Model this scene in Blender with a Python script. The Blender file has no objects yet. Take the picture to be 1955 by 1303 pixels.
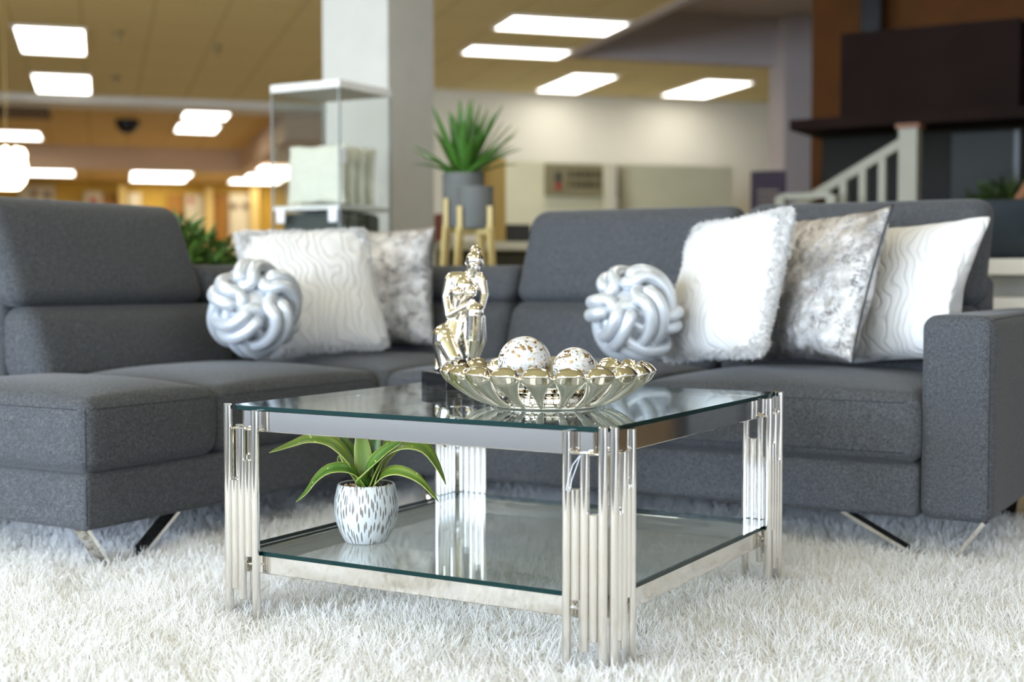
import bpy, bmesh, math, random
import numpy as np
from mathutils import Vector, Matrix, noise as mnoise

random.seed(7); rng = np.random.default_rng(7)
S = bpy.context.scene
COL = S.collection
PI = math.pi

# ------------------------------------------------------------------ helpers
def link(o, parent=None):
    COL.objects.link(o)
    if parent is not None:
        o.parent = parent
    return o

def tag(o, label=None, cat=None, group=None, kind=None):
    if label: o['label'] = label
    if cat: o['category'] = cat
    if group: o['group'] = group
    if kind: o['kind'] = kind
    return o

def thing(name, label, cat, loc=(0, 0, 0), rotz=0.0, group=None):
    o = bpy.data.objects.new(name, None)
    o.empty_display_size = 0.05
    o.location = loc; o.rotation_euler = (0, 0, rotz)
    link(o)
    return tag(o, label, cat, group)

def mesh_obj(name, verts, faces, mat=None, parent=None, smooth=False, loc=None, rotz=None, uvs=None, midx=None):
    me = bpy.data.meshes.new(name)
    me.from_pydata([tuple(v) for v in verts], [], [tuple(f) for f in faces])
    if uvs is not None:
        ul = me.uv_layers.new(name='UVMap')
        for p in me.polygons:
            for li, vi in zip(p.loop_indices, p.vertices):
                ul.data[li].uv = uvs[vi]
    mats = mat if isinstance(mat, (list, tuple)) else [mat]
    for m in mats:
        if m is not None: me.materials.append(m)
    if midx is not None:
        for p, i in zip(me.polygons, midx): p.material_index = i
    if smooth:
        me.polygons.foreach_set('use_smooth', [True] * len(me.polygons))
    me.update()
    o = bpy.data.objects.new(name, me)
    if loc is not None: o.location = loc
    if rotz is not None: o.rotation_euler = (0, 0, rotz)
    link(o, parent)
    return o

class MB:
    """collects shapes of ONE part"""
    def __init__(s): s.v = []; s.f = []; s.mi = []
    def add(s, v, f, mi=0):
        n = len(s.v); s.v += [tuple(p) for p in v]
        s.f += [tuple(i + n for i in q) for q in f]; s.mi += [mi] * len(f); return s
    def box(s, x0, x1, y0, y1, z0, z1, mi=0):
        v = [(x, y, z) for z in (z0, z1) for y in (y0, y1) for x in (x0, x1)]
        f = [(0, 2, 3, 1), (4, 5, 7, 6), (0, 1, 5, 4), (2, 6, 7, 3), (0, 4, 6, 2), (1, 3, 7, 5)]
        return s.add(v, f, mi)
    def bar(s, p0, p1, wx, wy=None, up=(0, 0, 1), mi=0):
        wy = wy or wx
        p0 = Vector(p0); p1 = Vector(p1); d = (p1 - p0).normalized()
        a = d.cross(Vector(up))
        if a.length < 1e-4: a = d.cross(Vector((1, 0, 0)))
        a.normalize(); b = d.cross(a).normalized()
        v = []
        for p in (p0, p1):
            for sx, sy in ((-1, -1), (1, -1), (1, 1), (-1, 1)):
                v.append(p + a * sx * wx / 2 + b * sy * wy / 2)
        f = [(0, 1, 2, 3), (7, 6, 5, 4), (0, 4, 5, 1), (1, 5, 6, 2), (2, 6, 7, 3), (3, 7, 4, 0)]
        return s.add(v, f, mi)
    def tube(s, pts, r, seg=12, closed=False, caps=True, mi=0):
        pts = [Vector(p) for p in pts]; n = len(pts)
        rs = r if isinstance(r, (list, tuple)) else [r] * n
        T = []
        for i in range(n):
            if closed: t = pts[(i + 1) % n] - pts[i - 1]
            else: t = pts[min(i + 1, n - 1)] - pts[max(i - 1, 0)]
            T.append(t.normalized())
        a = T[0].orthogonal().normalized(); v = []; A = []
        for i in range(n):
            a = (a - T[i] * a.dot(T[i])).normalized(); A.append(a.copy())
        for i in range(n):
            b = T[i].cross(A[i])
            for k in range(seg):
                q = 2 * PI * k / seg
                v.append(pts[i] + (A[i] * math.cos(q) + b * math.sin(q)) * rs[i])
        f = []
        off = 0
        if closed:
            b0 = T[0].cross(A[0]); off = round(math.atan2(A[-1].dot(b0), A[-1].dot(A[0])) / (2 * PI) * seg)
        for i in range(n - 1 if not closed else n):
            j = (i + 1) % n
            o = off if (closed and i == n - 1) else 0
            for k in range(seg):
                k2 = (k + 1) % seg
                f.append((i * seg + k, i * seg + k2, j * seg + (k2 + o) % seg, j * seg + (k + o) % seg))
        if caps and not closed:
            f.append(tuple(range(seg))[::-1]); f.append(tuple((n - 1) * seg + k for k in range(seg)))
        return s.add(v, f, mi)
    def cyl(s, c, r, z0, z1, seg=24, mi=0, r2=None):
        return s.lathe([(0, z0), (r, z0), (r2 if r2 is not None else r, z1), (0, z1)], c, seg, mi)
    def lathe(s, prof, c=(0, 0), seg=32, mi=0):
        v = []; f = []
        for (r, z) in prof:
            for k in range(seg):
                q = 2 * PI * k / seg
                v.append((c[0] + r * math.cos(q), c[1] + r * math.sin(q), z))
        for i in range(len(prof) - 1):
            for k in range(seg):
                k2 = (k + 1) % seg
                f.append((i * seg + k, i * seg + k2, (i + 1) * seg + k2, (i + 1) * seg + k))
        return s.add(v, f, mi)
    def ball(s, c, r, seg=16, rings=10, mi=0, sc=(1, 1, 1)):
        v = []; f = []
        for i in range(rings + 1):
            t = PI * i / rings
            for k in range(seg):
                q = 2 * PI * k / seg
                v.append((c[0] + r * sc[0] * math.sin(t) * math.cos(q), c[1] + r * sc[1] * math.sin(t) * math.sin(q), c[2] - r * sc[2] * math.cos(t)))
        for i in range(rings):
            for k in range(seg):
                k2 = (k + 1) % seg
                f.append((i * seg + k, i * seg + k2, (i + 1) * seg + k2, (i + 1) * seg + k))
        return s.add(v, f, mi)
    def build(s, name, mat, parent=None, smooth=False, loc=None, rotz=None, auto=None):
        o = mesh_obj(name, s.v, s.f, mat, parent, smooth, loc, rotz, None, s.mi if isinstance(mat, (list, tuple)) else None)
        if s.v:
            bm = bmesh.new(); bm.from_mesh(o.data)
            bmesh.ops.remove_doubles(bm, verts=bm.verts, dist=1e-6)
            bmesh.ops.recalc_face_normals(bm, faces=bm.faces)
            if auto:
                for e in bm.edges:
                    if len(e.link_faces) == 2 and e.calc_face_angle(0) > math.radians(auto): e.smooth = False
                for fc in bm.faces: fc.smooth = True
            bm.to_mesh(o.data); bm.free()
        return o

def cushion(name, mat, parent, x0, x1, y0, y1, z0, z1, r=0.035, n=14, deform=None, k=3, smooth=True):
    """rounded upholstered block with a dense grid, optional deform(u,v,w,p)"""
    c = Vector(((x0 + x1) / 2, (y0 + y1) / 2, (z0 + z1) / 2)); h = [(x1 - x0) / 2, (y1 - y0) / 2, (z1 - z0) / 2]
    r = min(r, min(h) * 0.98)
    def axis(hh):
        ang = [math.tan(PI / 4 * i / k) * r for i in range(k + 1)]
        inner = hh - r
        a = [-inner - t for t in reversed(ang)]
        m = max(2, int(round(n * hh / max(h)))) if inner > 1e-5 else 1
        a += [-inner + 2 * inner * i / m for i in range(1, m)]
        a += [inner + t for t in ang]
        return a
    ax = [axis(hh) for hh in h]
    idx = {}; V = []; F = []
    def vert(p):
        key = tuple(round(q, 6) for q in p)
        if key in idx: return idx[key]
        q = Vector([max(-(h[i] - r), min(h[i] - r, p[i])) for i in range(3)])
        d = Vector(p) - q
        P = q + (d.normalized() * r if d.length > 1e-9 else d)
        u = [P[i] / h[i] for i in range(3)]
        W = P + c
        if deform: W = Vector(deform(u[0], u[1], u[2], W))
        idx[key] = len(V); V.append(W); return idx[key]
    for a in range(3):
        b, d = (a + 1) % 3, (a + 2) % 3
        for sgn in (-1, 1):
            for i in range(len(ax[b]) - 1):
                for j in range(len(ax[d]) - 1):
                    q = []
                    for (ii, jj) in ((i, j), (i + 1, j), (i + 1, j + 1), (i, j + 1)):
                        p = [0, 0, 0]; p[a] = sgn * h[a]; p[b] = ax[b][ii]; p[d] = ax[d][jj]; q.append(vert(p))
                    F.append(tuple(q if sgn > 0 else q[::-1]))
    return mesh_obj(name, V, F, mat, parent, smooth)

def fused(name, mat, parent, mb, voxel, smooth_it=6, loc=None, rotz=None):
    """many overlapping solids grown into one continuous surface"""
    o = mb.build(name, mat, parent, True, loc, rotz)
    m = o.modifiers.new('r', 'REMESH'); m.mode = 'VOXEL'; m.voxel_size = voxel; m.use_smooth_shade = True
    if smooth_it:
        s = o.modifiers.new('s', 'SMOOTH'); s.iterations = smooth_it; s.factor = 0.5
    dg = bpy.context.evaluated_depsgraph_get()
    me = bpy.data.meshes.new_from_object(o.evaluated_get(dg))
    o.modifiers.clear(); old = o.data; o.data = me; bpy.data.meshes.remove(old)
    me.polygons.foreach_set('use_smooth', [True] * len(me.polygons))
    if not me.materials: me.materials.append(mat)
    return o

def dup_tree(o, parent=None):
    c = o.copy(); COL.objects.link(c)
    if parent is not None: c.parent = parent
    for ch in list(o.children): dup_tree(ch, c)
    return c

# ------------------------------------------------------------------ materials
def srgb(r, g, b):
    f = lambda c: (c / 255 / 12.92) if c / 255 <= 0.04045 else ((c / 255 + 0.055) / 1.055) ** 2.4
    return (f(r), f(g), f(b), 1.0)

class NT:
    def __init__(s, name):
        s.m = bpy.data.materials.new(name); s.m.use_nodes = True; s.t = s.m.node_tree
        s.n = s.t.nodes; s.out = [x for x in s.n if x.type == 'OUTPUT_MATERIAL'][0]
        s.p = [x for x in s.n if x.type == 'BSDF_PRINCIPLED'][0]
    def node(s, typ, **kw):
        x = s.n.new(typ)
        for k, v in kw.items():
            if k in x.inputs.keys() if isinstance(k, str) else False: x.inputs[k].default_value = v
            else: setattr(x, k, v)
        return x
    def l(s, a, b): s.t.links.new(a, b)
    def set(s, **kw):
        for k, v in kw.items(): s.p.inputs[k.replace('_', ' ')].default_value = v
        return s
    def coord(s, out='Object', scale=(1, 1, 1)):
        tc = s.n.new('ShaderNodeTexCoord'); mp = s.n.new('ShaderNodeMapping')
        mp.inputs['Scale'].default_value = scale; s.l(tc.outputs[out], mp.inputs['Vector']); return mp.outputs['Vector']
    def noise(s, vec, scale, detail=3, rough=0.5, dist=0.0):
        x = s.n.new('ShaderNodeTexNoise'); x.inputs['Scale'].default_value = scale; x.inputs['Detail'].default_value = detail
        x.inputs['Roughness'].default_value = rough; x.inputs['Distortion'].default_value = dist
        s.l(vec, x.inputs['Vector']); return x
    def ramp(s, fac, stops):
        x = s.n.new('ShaderNodeValToRGB'); e = x.color_ramp.elements
        while len(e) < len(stops): e.new(0.5)
        for q, (p, c) in zip(e, stops): q.position = p; q.color = c
        s.l(fac, x.inputs['Fac']); return x
    def mix(s, fac, a, b):
        x = s.n.new('ShaderNodeMix'); x.data_type = 'RGBA'
        for sock, val in ((x.inputs[0], fac), (x.inputs[6], a), (x.inputs[7], b)):
            if hasattr(val, 'is_linked') or hasattr(val, 'node'): s.l(val, sock)
            else: sock.default_value = val
        return x.outputs[2]
    def math(s, op, a, b=None):
        x = s.n.new('ShaderNodeMath'); x.operation = op
        for i, val in enumerate((a, b)):
            if val is None: continue
            if hasattr(val, 'node'): s.l(val, x.inputs[i])
            else: x.inputs[i].default_value = val
        return x.outputs[0]
    def bump(s, h, strength=0.3, dist=0.01):
        x = s.n.new('ShaderNodeBump'); x.inputs['Strength'].default_value = strength; x.inputs['Distance'].default_value = dist
        s.l(h, x.inputs['Height']); s.l(x.outputs['Normal'], s.p.inputs['Normal']); return x

def plain(name, col, rough=0.6, metal=0.0, **kw):
    t = NT(name); t.set(Base_Color=col, Roughness=rough, Metallic=metal, **kw); return t.m

def soft(name, col, var=0.12, scale=6, rough=0.7, spec=0.4):
    """painted surface with slight natural variation"""
    t = NT(name); v = t.coord(); n = t.noise(v, scale, 4)
    a = tuple(c * (1 - var) for c in col[:3]) + (1,); b = tuple(min(1, c * (1 + var)) for c in col[:3]) + (1,)
    r = t.ramp(n.outputs['Fac'], [(0.3, a), (0.7, b)]); t.l(r.outputs['Color'], t.p.inputs['Base Color']); t.set(Roughness=rough, Specular_IOR_Level=spec)
    return t.m

def emis(name, col, strength):
    t = NT(name); t.set(Base_Color=(0.8, 0.8, 0.8, 1), Emission_Color=col, Emission_Strength=strength); return t.m

def m_fabric():
    t = NT('heathered_weave'); v = t.coord()
    n1 = t.noise(v, 420, 2); n2 = t.noise(v, 130, 4, 0.65); n3 = t.noise(v, 6, 2)
    f = t.math('ADD', t.math('MULTIPLY', n1.outputs['Fac'], 0.75), t.math('MULTIPLY', n2.outputs['Fac'], 0.40))
    r = t.ramp(f, [(0.38, (0.017, 0.020, 0.025, 1)), (0.57, (0.052, 0.056, 0.063, 1)), (0.76, (0.145, 0.15, 0.157, 1))])
    c = t.mix(t.math('MULTIPLY', n3.outputs['Fac'], 0.35), r.outputs['Color'], (0.077, 0.078, 0.081, 1))
    t.l(c, t.p.inputs['Base Color']); t.set(Roughness=0.92, Sheen_Weight=0.12, Sheen_Roughness=0.4, Specular_IOR_Level=0.2)
    t.bump(f, 0.35, 0.002); return t.m

def m_chrome(name='polished_steel', col=(0.80, 0.775, 0.74, 1), rough=0.06):
    return plain(name, col, rough, 1.0)

def m_glass(name, tint, face=True):
    """pane: Fresnel reflection over a lightly tinted clear body"""
    t = NT(name); t.n.remove(t.p)
    g = t.n.new('ShaderNodeNewGeometry'); ior = t.n.new('ShaderNodeMix'); ior.data_type = 'FLOAT'
    t.l(g.outputs['Backfacing'], ior.inputs[0]); ior.inputs[2].default_value = 1.62; ior.inputs[3].default_value = 1 / 1.62
    fr = t.n.new('ShaderNodeFresnel'); t.l(ior.outputs[0], fr.inputs['IOR'])
    tr = t.n.new('ShaderNodeBsdfTransparent'); tr.inputs['Color'].default_value = tint
    gl = t.n.new('ShaderNodeBsdfGlossy'); gl.inputs['Roughness'].default_value = 0.0; gl.inputs['Color'].default_value = (0.93, 0.97, 0.96, 1)
    mx = t.n.new('ShaderNodeMixShader'); t.l(fr.outputs[0], mx.inputs[0]); t.l(tr.outputs[0], mx.inputs[1]); t.l(gl.outputs[0], mx.inputs[2])
    t.l(mx.outputs[0], t.out.inputs['Surface']); return t.m

def m_fur_white():
    t = NT('white_sculpted_plush'); v = t.coord()
    w = t.node('ShaderNodeTexWave', wave_type='BANDS', bands_direction='X'); t.l(v, w.inputs['Vector'])
    w.inputs['Scale'].default_value = 9; w.inputs['Distortion'].default_value = 22; w.inputs['Detail'].default_value = 1.0; w.inputs['Detail Scale'].default_value = 0.8
    n = t.noise(v, 260, 3)
    r = t.ramp(w.outputs['Fac'], [(0.0, (0.68, 0.68, 0.67, 1)), (0.25, (0.775, 0.75, 0.735, 1)), (1, (0.765, 0.76, 0.745, 1))])
    t.l(r.outputs['Color'], t.p.inputs['Base Color'])
    h = t.math('ADD', t.ramp(w.outputs['Fac'], [(0.0, (0, 0, 0, 1)), (0.35, (1, 1, 1, 1))]).outputs['Color'], t.math('MULTIPLY', n.outputs['Fac'], 0.5))
    t.set(Roughness=0.95, Sheen_Weight=0.2, Specular_IOR_Level=0.15); t.bump(h, 0.5, 0.007); return t.m

def m_foil():
    t = NT('crushed_silver_foil_fabric'); v = t.coord()
    n1 = t.noise(v, 26, 8, 0.72, 0.6); n2 = t.noise(v, 7, 4, 0.6); n3 = t.noise(v, 130, 3, 0.7)
    cr = t.math('ADD', t.math('MULTIPLY', n1.outputs['Fac'], 0.7), t.math('MULTIPLY', n3.outputs['Fac'], 0.3))
    mask = t.ramp(cr, [(0.42, (0, 0, 0, 1)), (0.50, (1, 1, 1, 1))])
    base = t.ramp(n2.outputs['Fac'], [(0.36, (0.40, 0.375, 0.345, 1)), (0.66, (0.86, 0.86, 0.87, 1))])
    c = t.mix(mask.outputs['Color'], (0.20, 0.19, 0.19, 1), base.outputs['Color'])
    t.l(c, t.p.inputs['Base Color'])
    t.l(t.math('MULTIPLY', mask.outputs['Color'], 0.95), t.p.inputs['Metallic'])
    t.l(t.ramp(n1.outputs['Fac'], [(0.3, (0.48,) * 3 + (1,)), (0.7, (0.26,) * 3 + (1,))]).outputs['Color'], t.p.inputs['Roughness'])
    t.bump(n1.outputs['Fac'], 0.7, 0.016); return t.m

def m_knot():
    t = NT('pale_silver_satin'); v = t.coord(); n = t.noise(v, 20, 3)
    t.set(Base_Color=(0.62, 0.65, 0.69, 1), Metallic=0.45, Roughness=0.38, Sheen_Weight=0.2); t.bump(n.outputs['Fac'], 0.15, 0.01); return t.m

def m_pot():
    t = NT('white_glaze_with_grey_strokes'); v = t.coord('UV', (34, 1.75, 1))
    vo = t.node('ShaderNodeTexVoronoi'); vo.inputs['Scale'].default_value = 2.0; vo.voronoi_dimensions = '2D'; vo.inputs['Randomness'].default_value = 0.8
    sk = t.node('ShaderNodeVectorMath', operation='ADD'); t.l(v, sk.inputs[0])
    nz = t.noise(v, 0.5, 2); sc = t.node('ShaderNodeVectorMath', operation='SCALE'); t.l(nz.outputs['Color'], sc.inputs[0]); sc.inputs['Scale'].default_value = 0.5
    t.l(sc.outputs[0], sk.inputs[1]); t.l(sk.outputs[0], vo.inputs['Vector'])
    m = t.ramp(vo.outputs['Distance'], [(0.24, (1, 1, 1, 1)), (0.31, (0, 0, 0, 1))])
    c = t.mix(m.outputs['Color'], (0.56, 0.595, 0.60, 1), (0.17, 0.155, 0.135, 1))
    t.l(c, t.p.inputs['Base Color']); t.set(Roughness=0.28)
    t.bump(t.math('SUBTRACT', 1.0, m.outputs['Color']), 0.5, 0.003); return t.m

def m_fleck():
    t = NT('white_ceramic_with_gilt_flecks'); v = t.coord()
    n = t.noise(v, 105, 1.0, 0.4, 0.8); n2 = t.noise(v, 60, 2)
    m = t.ramp(n.outputs['Fac'], [(0.562, (0, 0, 0, 1)), (0.582, (1, 1, 1, 1))])
    gold = t.ramp(n2.outputs['Fac'], [(0.4, (0.42, 0.25, 0.10, 1)), (0.6, (0.8, 0.74, 0.64, 1))])
    t.l(t.mix(m.outputs['Color'], (0.56, 0.555, 0.55, 1), gold.outputs['Color']), t.p.inputs['Base Color'])
    t.l(m.outputs['Color'], t.p.inputs['Metallic']); t.set(Roughness=0.22)
    t.bump(t.math('SUBTRACT', 1.0, m.outputs['Color']), 0.6, 0.002); return t.m

def m_leaf(name, rim, mid, core, dots=True):
    t = NT(name); tc = t.n.new('ShaderNodeTexCoord'); sep = t.n.new('ShaderNodeSeparateXYZ'); t.l(tc.outputs['UV'], sep.inputs[0])
    d = t.math('ABSOLUTE', t.math('SUBTRACT', sep.outputs['X'], 0.5))
    n = t.noise(t.coord('Object'), 30, 3)
    r = t.ramp(d, [(0.0, core), (0.30, mid), (0.455, mid), (0.49, rim)])
    base = t.ramp(sep.outputs['Y'], [(0.0, (0.25, 0.42, 0.10, 1)), (0.22, (1, 1, 1, 1))])
    mm = t.n.new('ShaderNodeMix'); mm.data_type = 'RGBA'; mm.blend_type = 'MULTIPLY'; mm.inputs[0].default_value = 0.25
    t.l(r.outputs['Color'], mm.inputs[6]); t.l(base.outputs['Color'], mm.inputs[7])
    c = mm.outputs[2]
    if dots:
        vo = t.node('ShaderNodeTexVoronoi'); vo.inputs['Scale'].default_value = 95; t.l(t.coord('Object'), vo.inputs['Vector'])
        ms = t.math('MULTIPLY', t.math('LESS_THAN', vo.outputs['Distance'], 0.17), t.math('GREATER_THAN', n.outputs['Fac'], 0.56))
        c = t.mix(ms, c, (0.75, 0.72, 0.20, 1))
    t.l(c, t.p.inputs['Base Color']); t.set(Roughness=0.35, Subsurface_Weight=0.0); t.bump(n.outputs['Fac'], 0.1, 0.003)
    return t.m

def m_shag():
    t = NT('white_shag_fibre'); t.n.remove(t.p)
    v = t.coord(); n = t.noise(v, 5, 4, 0.6); n2 = t.noise(v, 60, 2)
    r = t.ramp(t.math('ADD', t.math('MULTIPLY', n.outputs['Fac'], 0.5), t.math('MULTIPLY', n2.outputs['Fac'], 0.5)), [(0.33, (0.90, 0.89, 0.872, 1)), (0.52, (0.955, 0.955, 0.955, 1))])
    d = t.n.new('ShaderNodeBsdfDiffuse'); tl = t.n.new('ShaderNodeBsdfTranslucent'); mx = t.n.new('ShaderNodeMixShader'); mx.inputs[0].default_value = 0.48
    t.l(r.outputs['Color'], d.inputs['Color']); t.l(r.outputs['Color'], tl.inputs['Color'])
    t.l(d.outputs[0], mx.inputs[1]); t.l(tl.outputs[0], mx.inputs[2]); t.l(mx.outputs[0], t.out.inputs['Surface']); return t.m

def m_ceiling(name, c0, c1):
    t = NT(name); v = t.coord('Object'); b = t.node('ShaderNodeTexBrick'); b.offset = 0.0; b.squash = 1.0
    b.inputs['Scale'].default_value = 1.0; b.inputs['Brick Width'].default_value = 0.6; b.inputs['Row Height'].default_value = 1.2
    b.inputs['Mortar Size'].default_value = 0.018; b.inputs['Color1'].default_value = c0; b.inputs['Color2'].default_value = c0; b.inputs['Mortar'].default_value = c1
    mp = b.inputs['Vector'].links; ad = t.node('ShaderNodeVectorMath', operation='ADD'); t.l(v, ad.inputs[0]); ad.inputs[1].default_value = (0.12, 0.3, 0); t.l(ad.outputs[0], b.inputs['Vector'])
    t.l(b.outputs['Color'], t.p.inputs['Base Color']); t.set(Roughness=0.9); return t.m

def m_floor():
    t = NT('beige_floor_tile'); v = t.coord('Object'); b = t.node('ShaderNodeTexBrick'); b.offset = 0.0
    b.inputs['Scale'].default_value = 1.0; b.inputs['Brick Width'].default_value = 0.6; b.inputs['Row Height'].default_value = 0.6; b.inputs['Mortar Size'].default_value = 0.004
    b.inputs['Color1'].default_value = (0.42, 0.35, 0.25, 1); b.inputs['Color2'].default_value = (0.45, 0.38, 0.28, 1); b.inputs['Mortar'].default_value = (0.25, 0.21, 0.16, 1)
    t.l(v, b.inputs['Vector']); t.l(b.outputs['Color'], t.p.inputs['Base Color']); t.set(Roughness=0.25); return t.m

FAB = m_fabric(); CHROME = m_chrome(); FUR = m_fur_white(); FOIL = m_foil(); KNOT = m_knot()
MERC = m_chrome('mercury_silver', (0.84, 0.81, 0.75, 1), 0.05)
STAT = m_chrome('silvered_ceramic', (0.86, 0.82, 0.76, 1), 0.07)
GLASS = m_glass('clear_pane', (0.965, 0.985, 0.978, 1)); CGLASS = m_glass('cabinet_pane', (0.95, 0.965, 0.95, 1))
EDGE = plain('green_glass_edge', (0.003, 0.020, 0.019, 1), 0.15, 0.0, Specular_IOR_Level=0.22)
BLACK = plain('black_lacquer', (0.010, 0.010, 0.011, 1), 0.22, 0.0, Specular_IOR_Level=0.3); PIPE = plain('seam_piping', (0.018, 0.021, 0.027, 1), 0.9)
BLACKLEG = plain('dark_mirror_steel', (0.55, 0.54, 0.52, 1), 0.07, 1.0)
WHITE = soft('white_paint', (0.78, 0.77, 0.73, 1), 0.04); PILLAR = soft('pillar_paint', (0.60, 0.585, 0.525, 1), 0.03)
WALLW = soft('cream_wall_paint', (0.72, 0.69, 0.58, 1), 0.03, 2); PINK = soft('mauve_grey_paint', (0.50, 0.44, 0.42, 1), 0.03, 2)
CEIL = m_ceiling('ceiling_tile_warm_light_tint', (0.76, 0.64, 0.32, 1), (0.64, 0.53, 0.25, 1))  # cream tiles; the warm, low lighting is put into their colour
FLOOR = m_floor(); GOLDW = plain('pale_gold_wood', (0.55, 0.42, 0.17, 1), 0.4)
GREYPOT = soft('grey_matte_planter', (0.125, 0.128, 0.115, 1), 0.08, 8)
PEACH = soft('peach_bulkhead_paint', (0.62, 0.45, 0.30, 1), 0.04, 2)
ORANGE = soft('dimmed_orange_timber', (0.085, 0.030, 0.005, 1), 0.15, 3, 0.6, 0.08)  # timber colour darkened to carry the dim light of this area
BROWN = soft('dark_brown_fascia', (0.016, 0.009, 0.007, 1), 0.15, 3, 0.7, 0.04)
YELLOW = soft('mustard_wall_paint', (0.46, 0.27, 0.025, 1), 0.06, 2); DKOR = soft('burnt_orange_paint', (0.26, 0.11, 0.008, 1), 0.06, 2)

# ------------------------------------------------------------------ camera
CAMP = (1.6153, -2.786, 0.788)
yaw, pit = math.radians(120.33), math.radians(-2.5977)
fwd = Vector((math.cos(yaw) * math.cos(pit), math.sin(yaw) * math.cos(pit), math.sin(pit)))
cd = bpy.data.cameras.new('camera'); cam = bpy.data.objects.new('camera', cd); link(cam)
cam.location = CAMP; cam.rotation_euler = fwd.to_track_quat('-Z', 'Y').to_euler()
cd.sensor_width = 36; cd.lens = 2595 * 36 / 1955; cd.clip_end = 200
cd.dof.use_dof = True; cd.dof.focus_distance = 2.98; cd.dof.aperture_fstop = 2.0
S.camera = cam

# ------------------------------------------------------------------ building frame: a to one side, b away from the shop front
BROT = math.radians(47.2); BO = (CAMP[0], CAMP[1], 0.0)
def bbox(name, mat, a0, a1, b0, b1, z0, z1, kind='structure'):
    o = MB().box(a0, a1, b0, b1, z0, z1).build(name, mat, None, False, BO, BROT); 
    if kind: o['kind'] = kind
    return o
def bplace(o): o.location = BO; o.rotation_euler = (0, 0, BROT); return o

bbox('floor', FLOOR, -7, 12, -9, 30, -0.15, 0.0)
sbox0 = MB().box(-7, 4, -7.5, -2.32, 0.0, 0.006).build('floor_reflect_patch', plain('charcoal_reflect_patch', (0.07, 0.07, 0.075, 1), 0.95, 0.0, Specular_IOR_Level=0.2)); sbox0['kind'] = 'structure'  # unseen dark floor patch, added for the chrome rails to reflect
bbox('ceiling_main', CEIL, -7, 4.72, -9, 18.05, 3.1, 3.2)
bbox('ceiling_bay', PINK, 4.72, 12, -9, 13.45, 3.63, 3.73)
bbox('ceiling_right', CEIL, 4.72, 12, 13.5, 16.3, 3.1, 3.2)
bbox('beam_bay_end', PINK, 4.72, 12, 13.42, 13.55, 3.1, 3.73)
bbox('beam_bay_side', PINK, 4.62, 4.72, -9, 13.42, 3.08, 3.73)
bbox('beam_hall', WHITE, -7, 3.75, 18.05, 18.75, 3.02, 3.2)
HALLC = m_ceiling('hall_tile_warm_light_tint', (0.66, 0.44, 0.16, 1), (0.52, 0.33, 0.10, 1))  # orange of the warm hall light painted into the tile colour
bbox('ceiling_hall', HALLC, -7, 2.45, 18.75, 24.8, 3.1, 3.2)
bbox('ceiling_far', HALLC, -7, 3.75, 24.9, 28, 2.7, 2.8)
bbox('beam_far', PEACH, -7, 2.45, 24.75, 24.92, 2.7, 3.2)
bbox('beam_soffit', PEACH, 2.45, 3.75, 18.75, 24.92, 2.7, 3.2)
bbox('wall_back', YELLOW, -7, 3.75, 27.7, 27.85, 0, 2.75)
bbox('wall_hall_side', WALLW, 3.66, 3.78, 16.2, 27.8, 0, 3.2)
bbox('wall_right', WALLW, 3.66, 12, 16.2, 16.35, 0, 3.2)
bbox('column_bay', PINK, 7.06, 7.42, 13.2, 13.55, 0, 3.7)
bbox('wall_side', WHITE, 11.9, 12, -9, 16.3, 0, 3.7)
# glazed shop front behind and to the side of the camera
for nm, lo, hi in (('wall_front_sill', 0, 0.28), ('wall_front_head', 2.85, 3.73)):
    bbox(nm, WHITE, -7, 12, -9.1, -9, lo, hi)
for nm, lo, hi in (('wall_left_sill', 0, 0.28), ('wall_left_head', 2.85, 3.2)):
    bbox(nm, WHITE, -7.1, -7, -9, 8, lo, hi)
bbox('wall_left', WHITE, -7.1, -7, 8, 28, 0, 3.2)
FRM = plain('dark_window_frame', (0.03, 0.03, 0.033, 1), 0.4)
SKYL = (0.68, 0.81, 1.0)
def area(name, a, b, z, w, h, power, col, face):
    L = bpy.data.lights.new(name, 'AREA'); L.shape = 'RECTANGLE'; L.size = w; L.size_y = h; L.energy = power; L.color = col
    o = bpy.data.objects.new(name, L); link(o)
    c, s = math.cos(BROT), math.sin(BROT)
    o.location = (BO[0] + a * c - b * s, BO[1] + a * s + b * c, z)
    d = Vector((face[0] * c - face[1] * s, face[0] * s + face[1] * c, face[2]))
    o.rotation_euler = d.to_track_quat('-Z', 'Y').to_euler(); return o
k = 0
for i in range(3):                                    # side windows
    b0 = -8.6 + i * 4.1; k += 1
    w = MB()
    for (p0, p1) in (((-6.98, b0, 0.30), (-6.98, b0, 2.83)), ((-6.98, b0 + 3.9, 0.30), (-6.98, b0 + 3.9, 2.83)), ((-6.98, b0, 0.30), (-6.98, b0 + 3.9, 0.30)), ((-6.98, b0, 2.83), (-6.98, b0 + 3.9, 2.83)), ((-6.98, b0 + 1.95, 0.30), (-6.98, b0 + 1.95, 2.83))):
        w.bar(p0, p1, 0.08)
    o = bplace(w.build('window_%d' % k, FRM)); o['kind'] = 'structure'
    area('daylight', -6.95, b0 + 1.95, 1.56, 3.7, 2.4, 640, SKYL, (1, 0, -0.05))
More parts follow.
